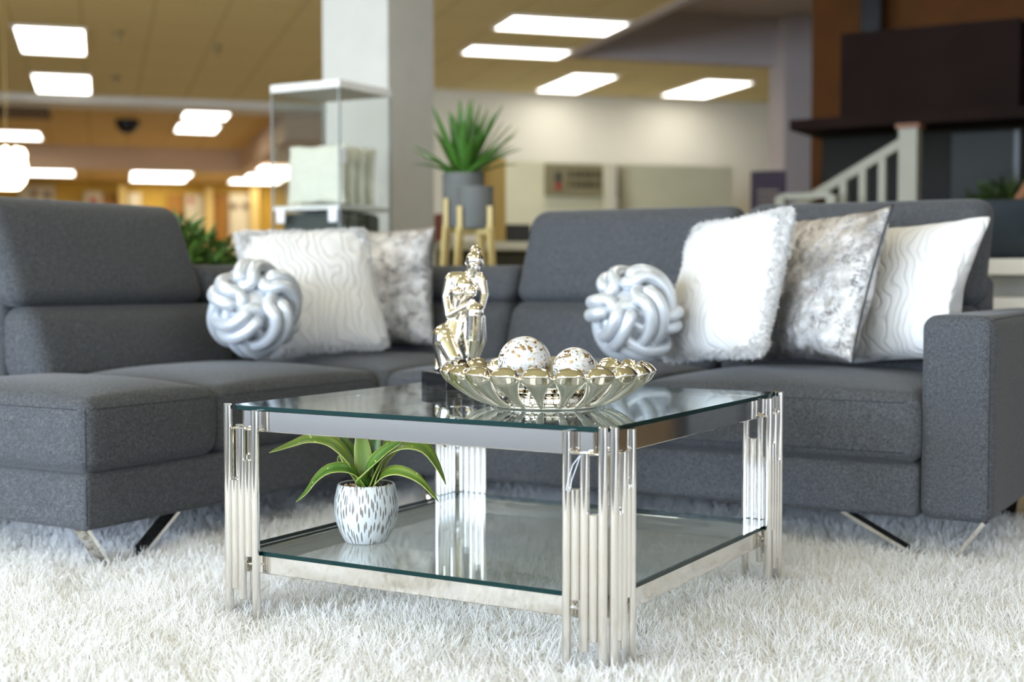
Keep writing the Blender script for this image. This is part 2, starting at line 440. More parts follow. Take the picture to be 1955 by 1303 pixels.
for i in range(4):                                    # front windows
    a0 = -6.4 + i * 4.3; k += 1
    w = MB()
    for (p0, p1) in (((a0, -8.98, 0.30), (a0, -8.98, 2.83)), ((a0 + 4.1, -8.98, 0.30), (a0 + 4.1, -8.98, 2.83)), ((a0, -8.98, 0.30), (a0 + 4.1, -8.98, 0.30)), ((a0, -8.98, 2.83), (a0 + 4.1, -8.98, 2.83)), ((a0 + 2.05, -8.98, 0.30), (a0 + 2.05, -8.98, 2.83))):
        w.bar(p0, p1, 0.08)
    o = bplace(w.build('window_%d' % k, FRM)); o['kind'] = 'structure'
    area('daylight', a0 + 2.05, -8.95, 1.56, 3.9, 2.4, 135, SKYL, (0, 1, -0.05))

# ceiling troffers
LITE = emis('troffer_diffuser', (1.0, 0.95, 0.88, 1), 6.5); TRIM = plain('troffer_rim', (0.75, 0.73, 0.68, 1), 0.5)
def troffer(a0, a1, b0, b1, z, label, name='ceiling_light', power=None):
    t = thing(name, label, 'light', (0, 0, 0), 0, 'ceiling light panels'); bplace(t)
    f = MB()
    for (x0, x1, y0, y1) in ((a0 - .03, a0, b0 - .03, b1 + .03), (a1, a1 + .03, b0 - .03, b1 + .03), (a0, a1, b0 - .03, b0), (a0, a1, b1, b1 + .03)):
        f.box(x0, x1, y0, y1, z - 0.02, z)
    f.build('frame', TRIM, t)
    MB().box(a0, a1, b0, b1, z - 0.012, z - 0.002).build('diffuser', LITE, t)
    return t
SEEN = [(-.71, -.11, 13.25, 14.7, 3.1, 'near square ceiling light panel in the main ceiling, higher of the two at far left'),
        (-.69, -.08, 16.25, 17.75, 3.1, 'ceiling light panel just before the pale beam, below the square panel'),
        (1.16, 1.76, 18.95, 20.1, 3.1, 'upper of the stacked pair of light panels in the hall ceiling'),
        (1.16, 1.76, 20.8, 21.9, 3.1, 'lower of the stacked pair of light panels in the hall ceiling'),
        (-1.75, -.88, 22.65, 23.8, 3.1, 'thin light panel above the glowing lamp, cut by the picture edge'),
        (-1.3, -.42, 25.1, 26.3, 2.7, 'thin light panel beside the glowing lamp in the far ceiling'),
        (.58, 1.62, 25.0, 26.0, 2.7, 'upper of two touching light strips over the mustard wall'),
        (.60, 1.60, 26.3, 27.3, 2.7, 'lower of two touching light strips over the mustard wall'),
        (2.62, 3.25, 23.0, 24.0, 2.69, 'light panel behind the glass cabinet, highest of its cluster'),
        (2.62, 3.40, 25.0, 26.0, 2.7, 'light panel behind the glass cabinet, middle of its cluster'),
        (2.45, 3.40, 26.3, 27.3, 2.7, 'light panel behind the glass cabinet, lowest of its cluster'),
        (3.50, 4.58, 11.48, 12.1, 3.1, 'largest wide ceiling light panel beside the raised bay'),
        (3.56, 4.58, 13.05, 13.5, 3.1, 'second wide ceiling light panel behind the largest one by the bay'),
        (5.13, 5.65, 14.5, 15.9, 3.1, 'slanting light panel over the white wall, nearer the pillar'),
        (6.75, 7.35, 14.5, 15.85, 3.1, 'slanting light panel over the white wall, beside the mauve column')]
for s in SEEN: troffer(*s)
# panels over the lounge itself, seen only as reflections
for (a, b) in ((-3.4, 1.0), (-0.6, 1.0), (2.2, 1.0), (-3.4, 4.6), (-0.6, 4.6), (2.2, 4.6), (-0.6, -2.6), (2.2, -2.6), (2.2, 8.2), (-3.4, 8.2), (-0.6, 8.2), (-3.4, -2.6)):
    troffer(a, a + 0.6, b, b + 1.2, 3.1, 'ceiling light panel above the lounge setting')

# ------------------------------------------------------------------ coffee table
HT = 0.475
table = thing('coffee_table', 'square chrome and glass coffee table with clustered tube legs on the white shag rug', 'coffee table')
def pane(name, half, z0, z1, notch=0.02):
    b = bmesh.new(); h = half
    pts = [(-h + notch, -h), (h - notch, -h), (h, -h + notch), (h, h - notch), (h - notch, h), (-h + notch, h), (-h, h - notch), (-h, -h + notch)]
    lo = [b.verts.new((x, y, z0)) for x, y in pts]; hi = [b.verts.new((x, y, z1)) for x, y in pts]
    b.faces.new(lo[::-1]); b.faces.new(hi)
    for i in range(8): b.faces.new((lo[i], lo[(i + 1) % 8], hi[(i + 1) % 8], hi[i])).material_index = 1
    me = bpy.data.meshes.new(name); b.to_mesh(me); b.free(); me.materials.append(GLASS); me.materials.append(EDGE)
    return link(bpy.data.objects.new(name, me), table)
tag(pane('glass_top', HT, 0.4965, 0.506), 'clear glass top with dark green edges')
tag(pane('glass_shelf', HT - 0.003, 0.172, 0.181), 'clear glass shelf with dark green edges')
def rail(x0, x1, y0, y1, z0, z1):
    o = cushion('rail', CHROME, table, x0, x1, y0, y1, z0, z1, 0.002, 4, None, 1, False); return o
for (z0, z1) in ((0.449, 0.4962), (0.130, 0.1718)):
    a, t = 0.4665, 0.020; e = 0.44
    rail(-e, e, -a, -a + t, z0, z1); rail(-e, e, a - t, a, z0, z1)
    rail(-a, -a + t, -e, e, z0, z1); rail(a - t, a, -e, e, z0, z1)
TR = 0.0094
TZ = [(0.0105, 0.508), (0.094, 0.340), (0.072, 0.457), (0.170, 0.386), (0.0105, 0.4975)]
def make_leg():
    m = MB(); m.tube([(0.4700, -0.4700, 0.147), (0.4700, -0.4700, 0.456)], 0.0035, 10)
    for wing in (0, 1):
        for z in (0.150, 0.453):
            p = [(0.4700, -0.4700, z), (0.462, -0.4715, z), (0.469 - 0.080, -0.4715, z)]
            if wing: p = [(-y, -x, zz) for (x, y, zz) in p]
            m.tube(p, 0.0022, 8)
    leg = m.build('leg', CHROME, table, True)
    for wing in (0, 1):
        for i, (z0, z1) in enumerate(TZ):
            x, y = 0.469 - i * 0.0194, -0.4845
            if wing: x, y = -y, -x
            MB().lathe([(0, z0), (TR - .001, z0), (TR, z0 + .001), (TR, z1 - .001), (TR - .001, z1), (0, z1)], (x, y), 20).build('tube', CHROME, leg, auto=40)
    return leg
leg0 = make_leg()
for kq in (1, 2, 3):
    l = dup_tree(leg0, table); l.rotation_euler = (0, 0, kq * PI / 2)
# cable-tie loop left on the front leg
lp = MB()
pA, pB = Vector((0.4245, -0.4945, 0.452)), Vector((0.4015, -0.4945, 0.392))
lp.tube([pA, pA.lerp(pB, .3) + Vector((-.006, -.004, 0)), pA.lerp(pB, .7) + Vector((-.005, -.005, 0)), pB + Vector((-.006, -.001, -.008)), pB + Vector((.003, -.003, -.01)), pB + Vector((.007, -.004, .01)), pA.lerp(pB, .4) + Vector((.004, -.006, 0)), pA + Vector((.002, -.001, .001))], 0.0007, 6, True)
tag(lp.build('hanging_string', plain('white_thread', (0.8, 0.85, 0.95, 1), 0.5), None, True), 'thin white string loop hanging on the front table leg', 'string')

# ------------------------------------------------------------------ rug
def rug():
    r = tag(MB().box(-2.4, 2.7, -2.3, 1.72, 0.001, 0.010).build('shag_rug', plain('rug_backing', (0.62, 0.60, 0.56, 1), 0.95)),
            'deep white shag rug under the coffee table and sofa', 'rug')
    fx, fy = math.cos(yaw), math.sin(yaw)
    def strands(n, box, vis, L, rad, seed):
        g = np.random.default_rng(seed)
        x = g.uniform(box[0], box[1], n); y = g.uniform(box[2], box[3], n)
        dx, dy = x - CAMP[0], y - CAMP[1]
        t = dx * fx + dy * fy; s = dx * fy - dy * fx
        inside = (t > 2.35) & (t < 5.2) & (np.abs(s) < t * 0.40 + 0.1)
        sel = inside if vis else ~inside
        return x[sel], y[sel], t[sel]
    P = []; R = []
    for (n, vis, L, rad) in ((1250000, True, 0.047, 0.0009), (120000, False, 0.052, 0.0024)):
        x, y, t = strands(n, (-2.38, 2.68, -2.28, 1.70), vis, L, rad, 3 if vis else 4)
        if vis:                                        # thin out with distance a little
            g = np.random.default_rng(9); keep = g.random(len(x)) < np.clip(3.3 / t, 0.55, 1) ; x, y = x[keep], y[keep]
        m = len(x); g = np.random.default_rng(11)
        # tufts lean together: low-frequency direction field plus scatter
        fx1 = np.sin(x * 9.1 + 1.7 * np.sin(y * 7.3)) + np.sin(y * 13.7 + x * 3.1 + 2 * np.sin(x * 17.0)) + 0.8 * np.sin(x * 41 + y * 23)
        fy1 = np.cos(y * 8.3 + 1.9 * np.sin(x * 6.1)) + np.sin(x * 15.1 - y * 4.2 + 2 * np.cos(y * 19.0)) + 0.8 * np.cos(y * 37 - x * 29)
        ax = fx1 * 0.50 + g.normal(0, 0.95, m); ay = fy1 * 0.50 + g.normal(0, 0.95, m)
        ln = np.hypot(ax, ay) + 1e-6; lean = np.clip(ln, 0.25, 1.9); ax, ay = ax / ln, ay / ln
        Ls = L * g.uniform(0.65, 1.25, m) * (1 + 0.16 * np.sin(x * 11 + np.sin(y * 9) * 2) * np.cos(y * 12))
        pts = np.zeros((m, 4, 3), np.float32); cur = np.stack([x, y, np.full(m, 0.009)], 1); pts[:, 0] = cur
        for k in range(1, 4):
            th = lean * (0.30 + 0.30 * k) * 0.85
            st = Ls / 3
            cur = cur + np.stack([ax * np.sin(th) * st + g.normal(0, .0012, m), ay * np.sin(th) * st + g.normal(0, .0012, m), np.cos(th) * st], 1)
            cur[:, 2] = np.maximum(cur[:, 2], 0.012)
            pts[:, k] = cur
        rr = rad * g.uniform(0.7, 1.5, m)
        P.append(pts.reshape(-1, 3)); R.append((rr[:, None] * np.array([0.9, 1.0, 0.9, 0.35])[None, :]).reshape(-1))
    P = np.concatenate(P).astype(np.float32); R = np.concatenate(R).astype(np.float32)
    hc = bpy.data.hair_curves.new('pile'); hc.add_curves([4] * (len(P) // 4))
    hc.attributes['position'].data.foreach_set('vector', P.ravel())
    ra = hc.attributes.get('radius') or hc.attributes.new('radius', 'FLOAT', 'POINT'); ra.data.foreach_set('value', R)
    hc.materials.append(m_shag())
    o = link(bpy.data.objects.new('pile', hc), r); o['kind'] = 'stuff'
    return r
rug()

# ------------------------------------------------------------------ sectional sofa
sofa = thing('sectional_sofa', 'dark blue-grey corner sofa with raised headrests around the coffee table', 'sofa')
XL, YF = -1.09, 0.94            # inner faces of the two wings
XB, YB = -2.06, 1.96            # backs
F1 = cushion('frame', FAB, sofa, XB, XL, -0.335, YB, 0.135, 0.283, 0.018, 20)
cushion('frame', FAB, sofa, XL - .02, 0.712, YF, YB, 0.135, 0.283, 0.018, 20)
def crown(a):
    def f(u, v, w, p):
        if w > -0.2:
            e = max(0, 1 - abs(u) ** 3.2) * max(0, 1 - abs(v) ** 3.2)
            p.z += a * e * (w + 0.2) / 1.2
        b = 0.008 * (1 - abs(w) ** 2)
        p.x += b * (u ** 3); p.y += b * (v ** 3)
        return p
    return f
def seat(x0, x1, y0, y1, a=0.036):
    s = cushion('seat_cushion', FAB, sofa, x0, x1, y0, y1, 0.283, 0.478, 0.038, 22, crown(a))
    return s
CH = seat(-1.80, XL + .008, -0.342, 0.148); C2 = seat(-1.80, XL, 0.152, 0.945)
seat(-1.80, XL + .03, 0.95, 1.70)
R1_ = seat(XL + .035, -0.132, YF - .008, 1.70); R2_ = seat(-0.128, 0.712, YF - .008, 1.70)
# arm
ARM = cushion('arm', FAB, sofa, 0.716, 0.905, YF - 0.002, YB + .02, 0.135, 0.688, 0.035, 18, lambda u, v, w, p: p + Vector((0.006 * (1 - v * v) * u, 0, 0.006 * (1 - u * u) * max(0, w))))
# back shells
cushion('back_shell', FAB, sofa, XB, XB + 0.17, 0.06, YB, 0.16, 0.80, 0.03, 16)
cushion('back_shell', FAB, sofa, XB + .1, 0.712, YB - 0.17, YB, 0.16, 0.80, 0.03, 16)
# lower back cushions and headrests: local (s along the back, d depth from the front face, z)
def back_piece(name, wing, s0, s1, d0, d1, z0, z1, lean0, lean1, r=0.05, puff=0.02, mat=FAB):
    base = 1.64 if wing == 'R' else -1.79
    def df(u, v, w, p):
        t = (p.z - 0.45) / 0.6
        sh = lean0 + (lean1 - lean0) * ((w + 1) / 2)
        s, d = p.x, p.y
        fr = max(0.0, -v)
        d = d + sh - puff * fr * (1 - abs(u) ** 2.5) * (1 - abs(w) ** 2.5)
        return Vector((s, base + d, p.z)) if wing == 'R' else Vector((base - d, s, p.z))
    o = cushion(name, mat, sofa, s0, s1, d0, d1, z0, z1, r, 16, df)
    if wing == 'L':
        o.data.flip_normals()
    return o
LOW = (0.0, 0.20, 0.46, 0.702, -0.085, 0.0)
HEAD = (0.0, 0.155, 0.703, 1.052, 0.0, 0.145)
CORN = (0.0, 0.20, 0.704, 0.842, 0.0, 0.055)
back_piece('back_cushion', 'R', -0.985, -0.127, *LOW[:2], *LOW[2:]); back_piece('back_cushion', 'R', -0.123, 0.712, *LOW[:2], *LOW[2:])
back_piece('headrest', 'R', -0.980, -0.135, *HEAD, 0.055); back_piece('headrest', 'R', -0.113, 0.722, *HEAD, 0.055)
back_piece('back_cushion', 'L', 0.075, 0.96, *LOW[:2], *LOW[2:]); back_piece('headrest', 'L', 0.045, 0.89, *HEAD, 0.055)
back_piece('back_cushion', 'R', -1.80, -0.99, *LOW[:2], *LOW[2:]); back_piece('corner_bolster', 'R', -1.86, -0.985, *CORN, 0.045)
back_piece('back_cushion', 'L', 0.965, 1.68, *LOW[:2], *LOW[2:]); back_piece('corner_bolster', 'L', 0.90, 1.72, *CORN, 0.045)
from mathutils.bvhtree import BVHTree
def seam(o, rays, lift=0.0004, r=0.0013):
    t = BVHTree.FromPolygons([v.co for v in o.data.vertices], [tuple(p.vertices) for p in o.data.polygons]); pts = []
    for org, d in rays:
        h = t.ray_cast(Vector(org), Vector(d).normalized())
        if h[0] is not None: pts.append(h[0] + h[1] * lift)
    if len(pts) > 2: MB().tube(pts, r, 6).build('seam', PIPE, o, True)
def side_seam(o, x0, x1, y0, y1, z, sides):
    for sd in sides:
        if sd == 'x+': seam(o, [((x1 + 1, y0 + (y1 - y0) * k / 24, z), (-1, 0, 0)) for k in range(1, 24)])
        if sd == 'y-': seam(o, [((x0 + (x1 - x0) * k / 24, y0 - 1, z), (0, 1, 0)) for k in range(1, 24)])
        if sd == 'corner': seam(o, [((x1 + .5, y0 - .5, z0_), (-1, 1, 0)) for z0_ in np.linspace(z[0], z[1], 16)])
side_seam(CH, -1.80, XL + .008, -0.342, 0.148, 0.452, ('x+', 'y-')); side_seam(CH, -1.80, XL + .008, -0.342, 0.148, (0.30, 0.452), ('corner',))
side_seam(C2, -1.80, XL, 0.152, 0.945, 0.452, ('x+',))
side_seam(F1, XB, XL, -0.335, YB, (0.15, 0.27), ('corner',))
side_seam(R1_, XL + .035, -0.132, YF - .008, 1.70, 0.452, ('y-',)); side_seam(R2_, -0.128, 0.712, YF - .008, 1.70, 0.452, ('y-',)); side_seam(R2_, -0.128, 0.712, YF - .008, 1.70, 0.315, ('y-',))
side_seam(ARM, 0.716, 0.905, YF - .002, YB, (0.155, 0.66), ('corner',))
seam(ARM, [((0.895, YF + 0.02 + k * .04, 1.5), (0, 0, -1)) for k in range(24)])
# V-shaped flat steel legs
def flatbar(p0, p1, w, t, wd):
    """flat bar whose broad side spans direction wd"""
    p0, p1, wd = Vector(p0), Vector(p1), Vector(wd).normalized()
    d = (p1 - p0).normalized(); n = d.cross(wd).normalized()
    v = [p + wd * a * w / 2 + n * b * t / 2 for p in (p0, p1) for a, b in ((-1, -1), (1, -1), (1, 1), (-1, 1))]
    return MB().add(v, [(0, 1, 2, 3), (7, 6, 5, 4), (0, 4, 5, 1), (1, 5, 6, 2), (2, 6, 7, 3), (3, 7, 4, 0)]).build('leg', CHROME, sofa)
flatbar((-1.125, -0.32, 0.138), (-1.125, -0.235, 0.018), 0.05, 0.010, (1, 0, 0))
flatbar((-1.125, 0.01, 0.138), (-1.125, -0.155, 0.018), 0.05, 0.010, (1, 0, 0))
flatbar((0.50, 0.975, 0.138), (0.735, 0.975, 0.018), 0.05, 0.010, (0, 1, 0))
flatbar((0.885, 0.975, 0.138), (0.795, 0.975, 0.018), 0.05, 0.010, (0, 1, 0))
flatbar((-0.96, 1.0, 0.138), (-0.90, 0.97, 0.018), 0.05, 0.010, (.8, -.6, 0))
flatbar((0.80, 1.85, 0.138), (0.80, 1.75, 0.018), 0.05, 0.010, (1, 0, 0))
flatbar((-1.95, 1.85, 0.138), (-1.85, 1.85, 0.018), 0.05, 0.010, (0, 1, 0))
flatbar((-1.95, -0.25, 0.138), (-1.95, -0.16, 0.018), 0.05, 0.010, (1, 0, 0))

# ------------------------------------------------------------------ cushions
def plush(o, n, seed):
    """short soft pile standing on a plush cushion"""
    g = np.random.default_rng(seed + 50); me = o.data
    nv = len(me.vertices); co = np.zeros(nv * 3, np.float32); me.vertices.foreach_get('co', co); co = co.reshape(-1, 3)
    nr = np.zeros(nv * 3, np.float32); me.vertex_normals.foreach_get('vector', nr); nr = nr.reshape(-1, 3)
    me.update(); quads = np.array([list(p.vertices) for p in me.polygons if len(p.vertices) == 4 and abs(p.center.z) < 0.030]); q = quads[g.integers(0, len(quads), n)]
    a, b = g.random(n)[:, None], g.random(n)[:, None]
    mixq = lambda A: (A[q[:, 0]] * (1 - a) + A[q[:, 1]] * a) * (1 - b) + (A[q[:, 3]] * (1 - a) + A[q[:, 2]] * a) * b
    p, d = mixq(co), mixq(nr); d = d / (np.linalg.norm(d, axis=1, keepdims=True) + 1e-6)
    t = g.normal(0, 0.55, (n, 3)) + np.array([0, -0.35, 0]); L = (0.009 * g.uniform(0.6, 1.3, n))[:, None]
    P = np.stack([p, p + d * L * 0.55, p + (d + t * 0.8) * L * 0.8], 1).astype(np.float32)
    hc = bpy.data.hair_curves.new('plush_pile'); hc.add_curves([3] * n)
    hc.attributes['position'].data.foreach_set('vector', P.ravel())
    ra = hc.attributes.get('radius') or hc.attributes.new('radius', 'FLOAT', 'POINT')
    ra.data.foreach_set('value', np.tile(np.array([0.0009, 0.0009, 0.0004], np.float32), n))
    hc.materials.append(FUR); x = link(bpy.data.objects.new('plush_pile', hc), o); x['kind'] = 'stuff'

def pillow(name, label, mat, bx, by, yawd, leand, rolld, Wd, Ht, group, T=0.085, base=0.517, seed=0, wob=0.006, piped=None, pinch=0.06, corner=0.0, fuzz=0, xmax=None):
    N = 36; V = []; F = []; 
    for side in (1, -1):
        for i in range(N + 1):
            for j in range(N + 1):
                u = -1 + 2 * i / N; v = -1 + 2 * j / N
                u = math.copysign(abs(u) ** 0.85, u); v = math.copysign(abs(v) ** 0.85, v)
                x = u * Wd / 2 * (1 - pinch * (1 - v * v) * abs(u) ** 3 - corner * (abs(u) * abs(v)) ** 9)
                y = v * Ht / 2 * (1 - pinch * (1 - u * u) * abs(v) ** 3 - corner * (abs(u) * abs(v)) ** 9)
                hgt = T * (max(0, (1 - u * u) * (1 - v * v))) ** 0.48 * (1 - 0.18 * v)
                q = Vector((x * 9 + seed, y * 9, side * 2.0))
                w = mnoise.noise(q) * wob + mnoise.noise(q * 3) * wob * 0.4
                edge = min(1, 4 * (1 - abs(u)) + 4 * (1 - abs(v)))
                z = side * (hgt + w * min(1, hgt / 0.02))
                # wrinkles fanning from the corners
                for cu, cv in ((1, 1), (-1, 1), (1, -1), (-1, -1)):
                    du, dv = u - cu, v - cv; rr = math.hypot(du, dv)
                    if 0.02 < rr < 0.9:
                        z += side * 0.004 * math.sin(9 * math.atan2(dv, du) + seed) * math.exp(-((rr - .3) / .28) ** 2) * min(1, hgt / 0.02)
                V.append((x + mnoise.noise(Vector((y * 14, seed, 3))) * .004, y + mnoise.noise(Vector((x * 14, seed, 9))) * .004, z))
    M = (N + 1) ** 2
    for sidx in (0, 1):
        for i in range(N):
            for j in range(N):
                a = sidx * M + i * (N + 1) + j; q = (a, a + N + 1, a + N + 2, a + 1)
                F.append(q if sidx == 0 else q[::-1])
    a = math.radians(yawd); n = Vector((math.cos(a), math.sin(a), 0)); right = Vector((-n.y, n.x, 0))
    l = math.radians(leand); up = Vector((0, 0, 1)) * math.cos(l) - n * math.sin(l)
    rr = math.radians(rolld); Rv = right * math.cos(rr) + up * math.sin(rr); Uv = up * math.cos(rr) - right * math.sin(rr)
    Nn = Rv.cross(Uv)
    b = Vector((bx, by, base + abs(math.sin(rr)) * Wd / 2))
    o = MB().add(V, F).build(name, mat, None, True)
    mat4 = Matrix((Rv, Uv, Nn)).transposed().to_4x4(); mat4.translation = b + Uv * Ht / 2
    o.matrix_world = mat4
    tag(o, label, 'cushion', group)
    if xmax:                                        # the arm squeezes this one
        bpy.context.view_layer.update(); iv = o.matrix_world.inverted()
        for vx in o.data.vertices:
            q = o.matrix_world @ vx.co
            if q.x > xmax and q.z < 0.99:
                k_ = min(1, (0.99 - q.z) / 0.28); q.x += (xmax - q.x) * k_; vx.co = iv @ q
    if fuzz: plush(o, fuzz, seed)
    if piped:
        pts = []
        ring = [(1, t) for t in np.linspace(-1, 1, 25)] + [(t, 1) for t in np.linspace(1, -1, 25)][1:] + [(-1, t) for t in np.linspace(1, -1, 25)][1:] + [(t, -1) for t in np.linspace(-1, 1, 25)][1:-1]
        for u, v in ring:
            pts.append((u * Wd / 2 * (1 - pinch * (1 - v * v)) * 1.004, v * Ht / 2 * (1 - pinch * (1 - u * u)) * 1.004, 0))
        MB().tube(pts, 0.0035, 6, True).build('piping', piped, o, True)
    return o
DARKP = plain('dark_edge_piping', (0.03, 0.03, 0.035, 1), 0.6)
pillow('throw_pillow', 'white zebra-sculpted plush pillow behind the knot cushion on the chaise side', FUR, -1.395, 1.033, -33.7, 23.4, 2.3, 0.51, 0.485, 'white plush pillows', seed=1, corner=0.045, fuzz=9000, T=0.095)
pillow('throw_pillow', 'crushed silver foil pillow in the sofa corner beside one white pillow', FOIL, -1.46, 1.45, -72, 6, 1.5, 0.46, 0.465, 'silver foil pillows', seed=5, wob=0.012)
pillow('throw_pillow', 'white plush pillow beside the knot cushion on the long seat, first of its row', FUR, 0.02, 1.153, -121.8, 19.4, 5.1, 0.495, 0.48, 'white plush pillows', seed=9, corner=0.045, fuzz=9000, T=0.095)
pillow('throw_pillow', 'crushed silver foil pillow with dark edge between two white pillows', FOIL, 0.275, 1.235, -123.2, 20.8, 3.6, 0.48, 0.495, 'silver foil pillows', seed=14, wob=0.010, piped=DARKP)
pillow('throw_pillow', 'white plush pillow next to the sofa arm, last of its row', FUR, 0.580, 1.362, -107, 20.5, 5.0, 0.445, 0.462, 'white plush pillows', seed=21, xmax=0.7075, corner=0.045, fuzz=9000, T=0.095)

def knot(label, c, R, rot, seed):
    """ball of one doubled, padded cord woven over and under itself"""
    m = MB(); tr = R * 0.132; q = 5 / 3; n = 320
    cen = []
    for i in range(n):
        tau = 6 * PI * i / n
        lat = 1.04 * math.sin(q * tau); lon = tau + 0.18 * math.sin(2 * q * tau)
        rad = (R - tr * 2.0) + tr * 1.05 * math.sin(2 * q * tau)
        cen.append(Vector((math.cos(lat) * math.cos(lon), math.cos(lat) * math.sin(lon), math.sin(lat))) * rad)
    for sgn in (-1, 1):
        pts = []
        for i in range(n):
            t = (cen[(i + 1) % n] - cen[i - 1]).normalized(); nrm = cen[i].normalized()
            pts.append(cen[i] + t.cross(nrm).normalized() * sgn * tr * 0.98)
        m.tube(pts, tr, 14, True)
    m.ball((0, 0, 0), R * 0.66, 20, 12)
    o = m.build('knot_cushion', KNOT, None, True); o.location = c; o.rotation_euler = rot
    return tag(o, label, 'cushion', 'silver knot cushions')
knot('silver knotted ball cushion leaning on the white pillow, chaise side of the sofa', (-1.385, 0.66, 0.690), 0.170, (math.radians(68), math.radians(8), math.radians(40)), 0)
knot('silver knotted ball cushion on the long seat beside a white pillow', (-0.18, 1.03, 0.682), 0.157, (math.radians(55), math.radians(-18), math.radians(15)), 1)

# ------------------------------------------------------------------ bowl and balls
def bowl():
    m = MB(); NP = 20; R0, R1 = 0.128, 0.232
    for p in range(NP):
        th = 2 * PI * (p + 0.28) / NP; er = Vector((math.cos(th), math.sin(th), 0)); et = Vector((-math.sin(th), math.cos(th), 0)); ez = Vector((0, 0, 1))
        path = []; n = 15
        for i in range(n + 1):
            s = i / n
            if s < 0.75:
                q = s / 0.75; r = R0 + (R1 - 0.012 - R0) * q ** 0.88; z = 0.010 + 0.066 * q ** 1.25
                w = 0.0070 + 0.0300 * q ** 2.3; t = 0.0065 + 0.0125 * q
            else:                                   # lip rolls over and runs back inside
                q = (s - 0.75) / 0.25; a = q * PI * 0.62
                r = R1 - 0.012 + 0.012 * math.sin(a) - 0.035 * max(0, q - .5); z = 0.076 + 0.012 * (1 - math.cos(a)) * 0.9
                w = 0.036 - 0.010 * q; t = 0.018 - 0.008 * q
            path.append((r, z, w, t))
        S_ = 16; V = []; F = []
        for i, (r, z, w, t) in enumerate(path):
            i0, i1 = max(0, i - 1), min(n, i + 1)
            dr, dz = path[i1][0] - path[i0][0], path[i1][1] - path[i0][1]; L = math.hypot(dr, dz) or 1
            nr = er * (dz / L) + ez * (-dr / L)
            for k in range(S_):
                a = 2 * PI * k / S_
                V.append(er * r + ez * z + et * (w * math.cos(a)) + nr * (t * math.sin(a)))
        for i in range(n):
            for k in range(S_): F.append((i * S_ + k, i * S_ + (k + 1) % S_, (i + 1) * S_ + (k + 1) % S_, (i + 1) * S_ + k))
        F.append(tuple(range(S_))[::-1]); F.append(tuple(n * S_ + k for k in range(S_)))
        m.add(V, F)
    m.lathe([(0, 0.024), (0.06, 0.025), (0.115, 0.042), (0.185, 0.082), (0.195, 0.078), (0.130, 0.037), (0.085, 0.019), (0.07, 0.012), (0, 0.012)], (0, 0), 80)
    m.lathe([(0, 0.001), (0.122, 0.001), (0.126, 0.005), (0.112, 0.014), (0, 0.014)], (0, 0), 80)
    o = fused('petal_bowl', MERC, None, m, 0.0024, 4, (0.152, -0.128, 0.5055))
    return tag(o, 'silver mirrored bowl of rounded petals on the glass table top', 'bowl')
bowl()
FL = m_fleck()
def deco(label, c, r):
    m = MB().ball((0, 0, 0), r, 48, 32); o = m.build('decorative_ball', FL, None, True); o.location = c
    return tag(o, label, 'ornament', 'flecked balls in the bowl')
deco('larger white ball with gilt flecks in the silver bowl', (0.100, -0.140, 0.600), 0.0605)
deco('smaller white ball with gilt flecks in the silver bowl', (0.221, -0.130, 0.590), 0.0485)

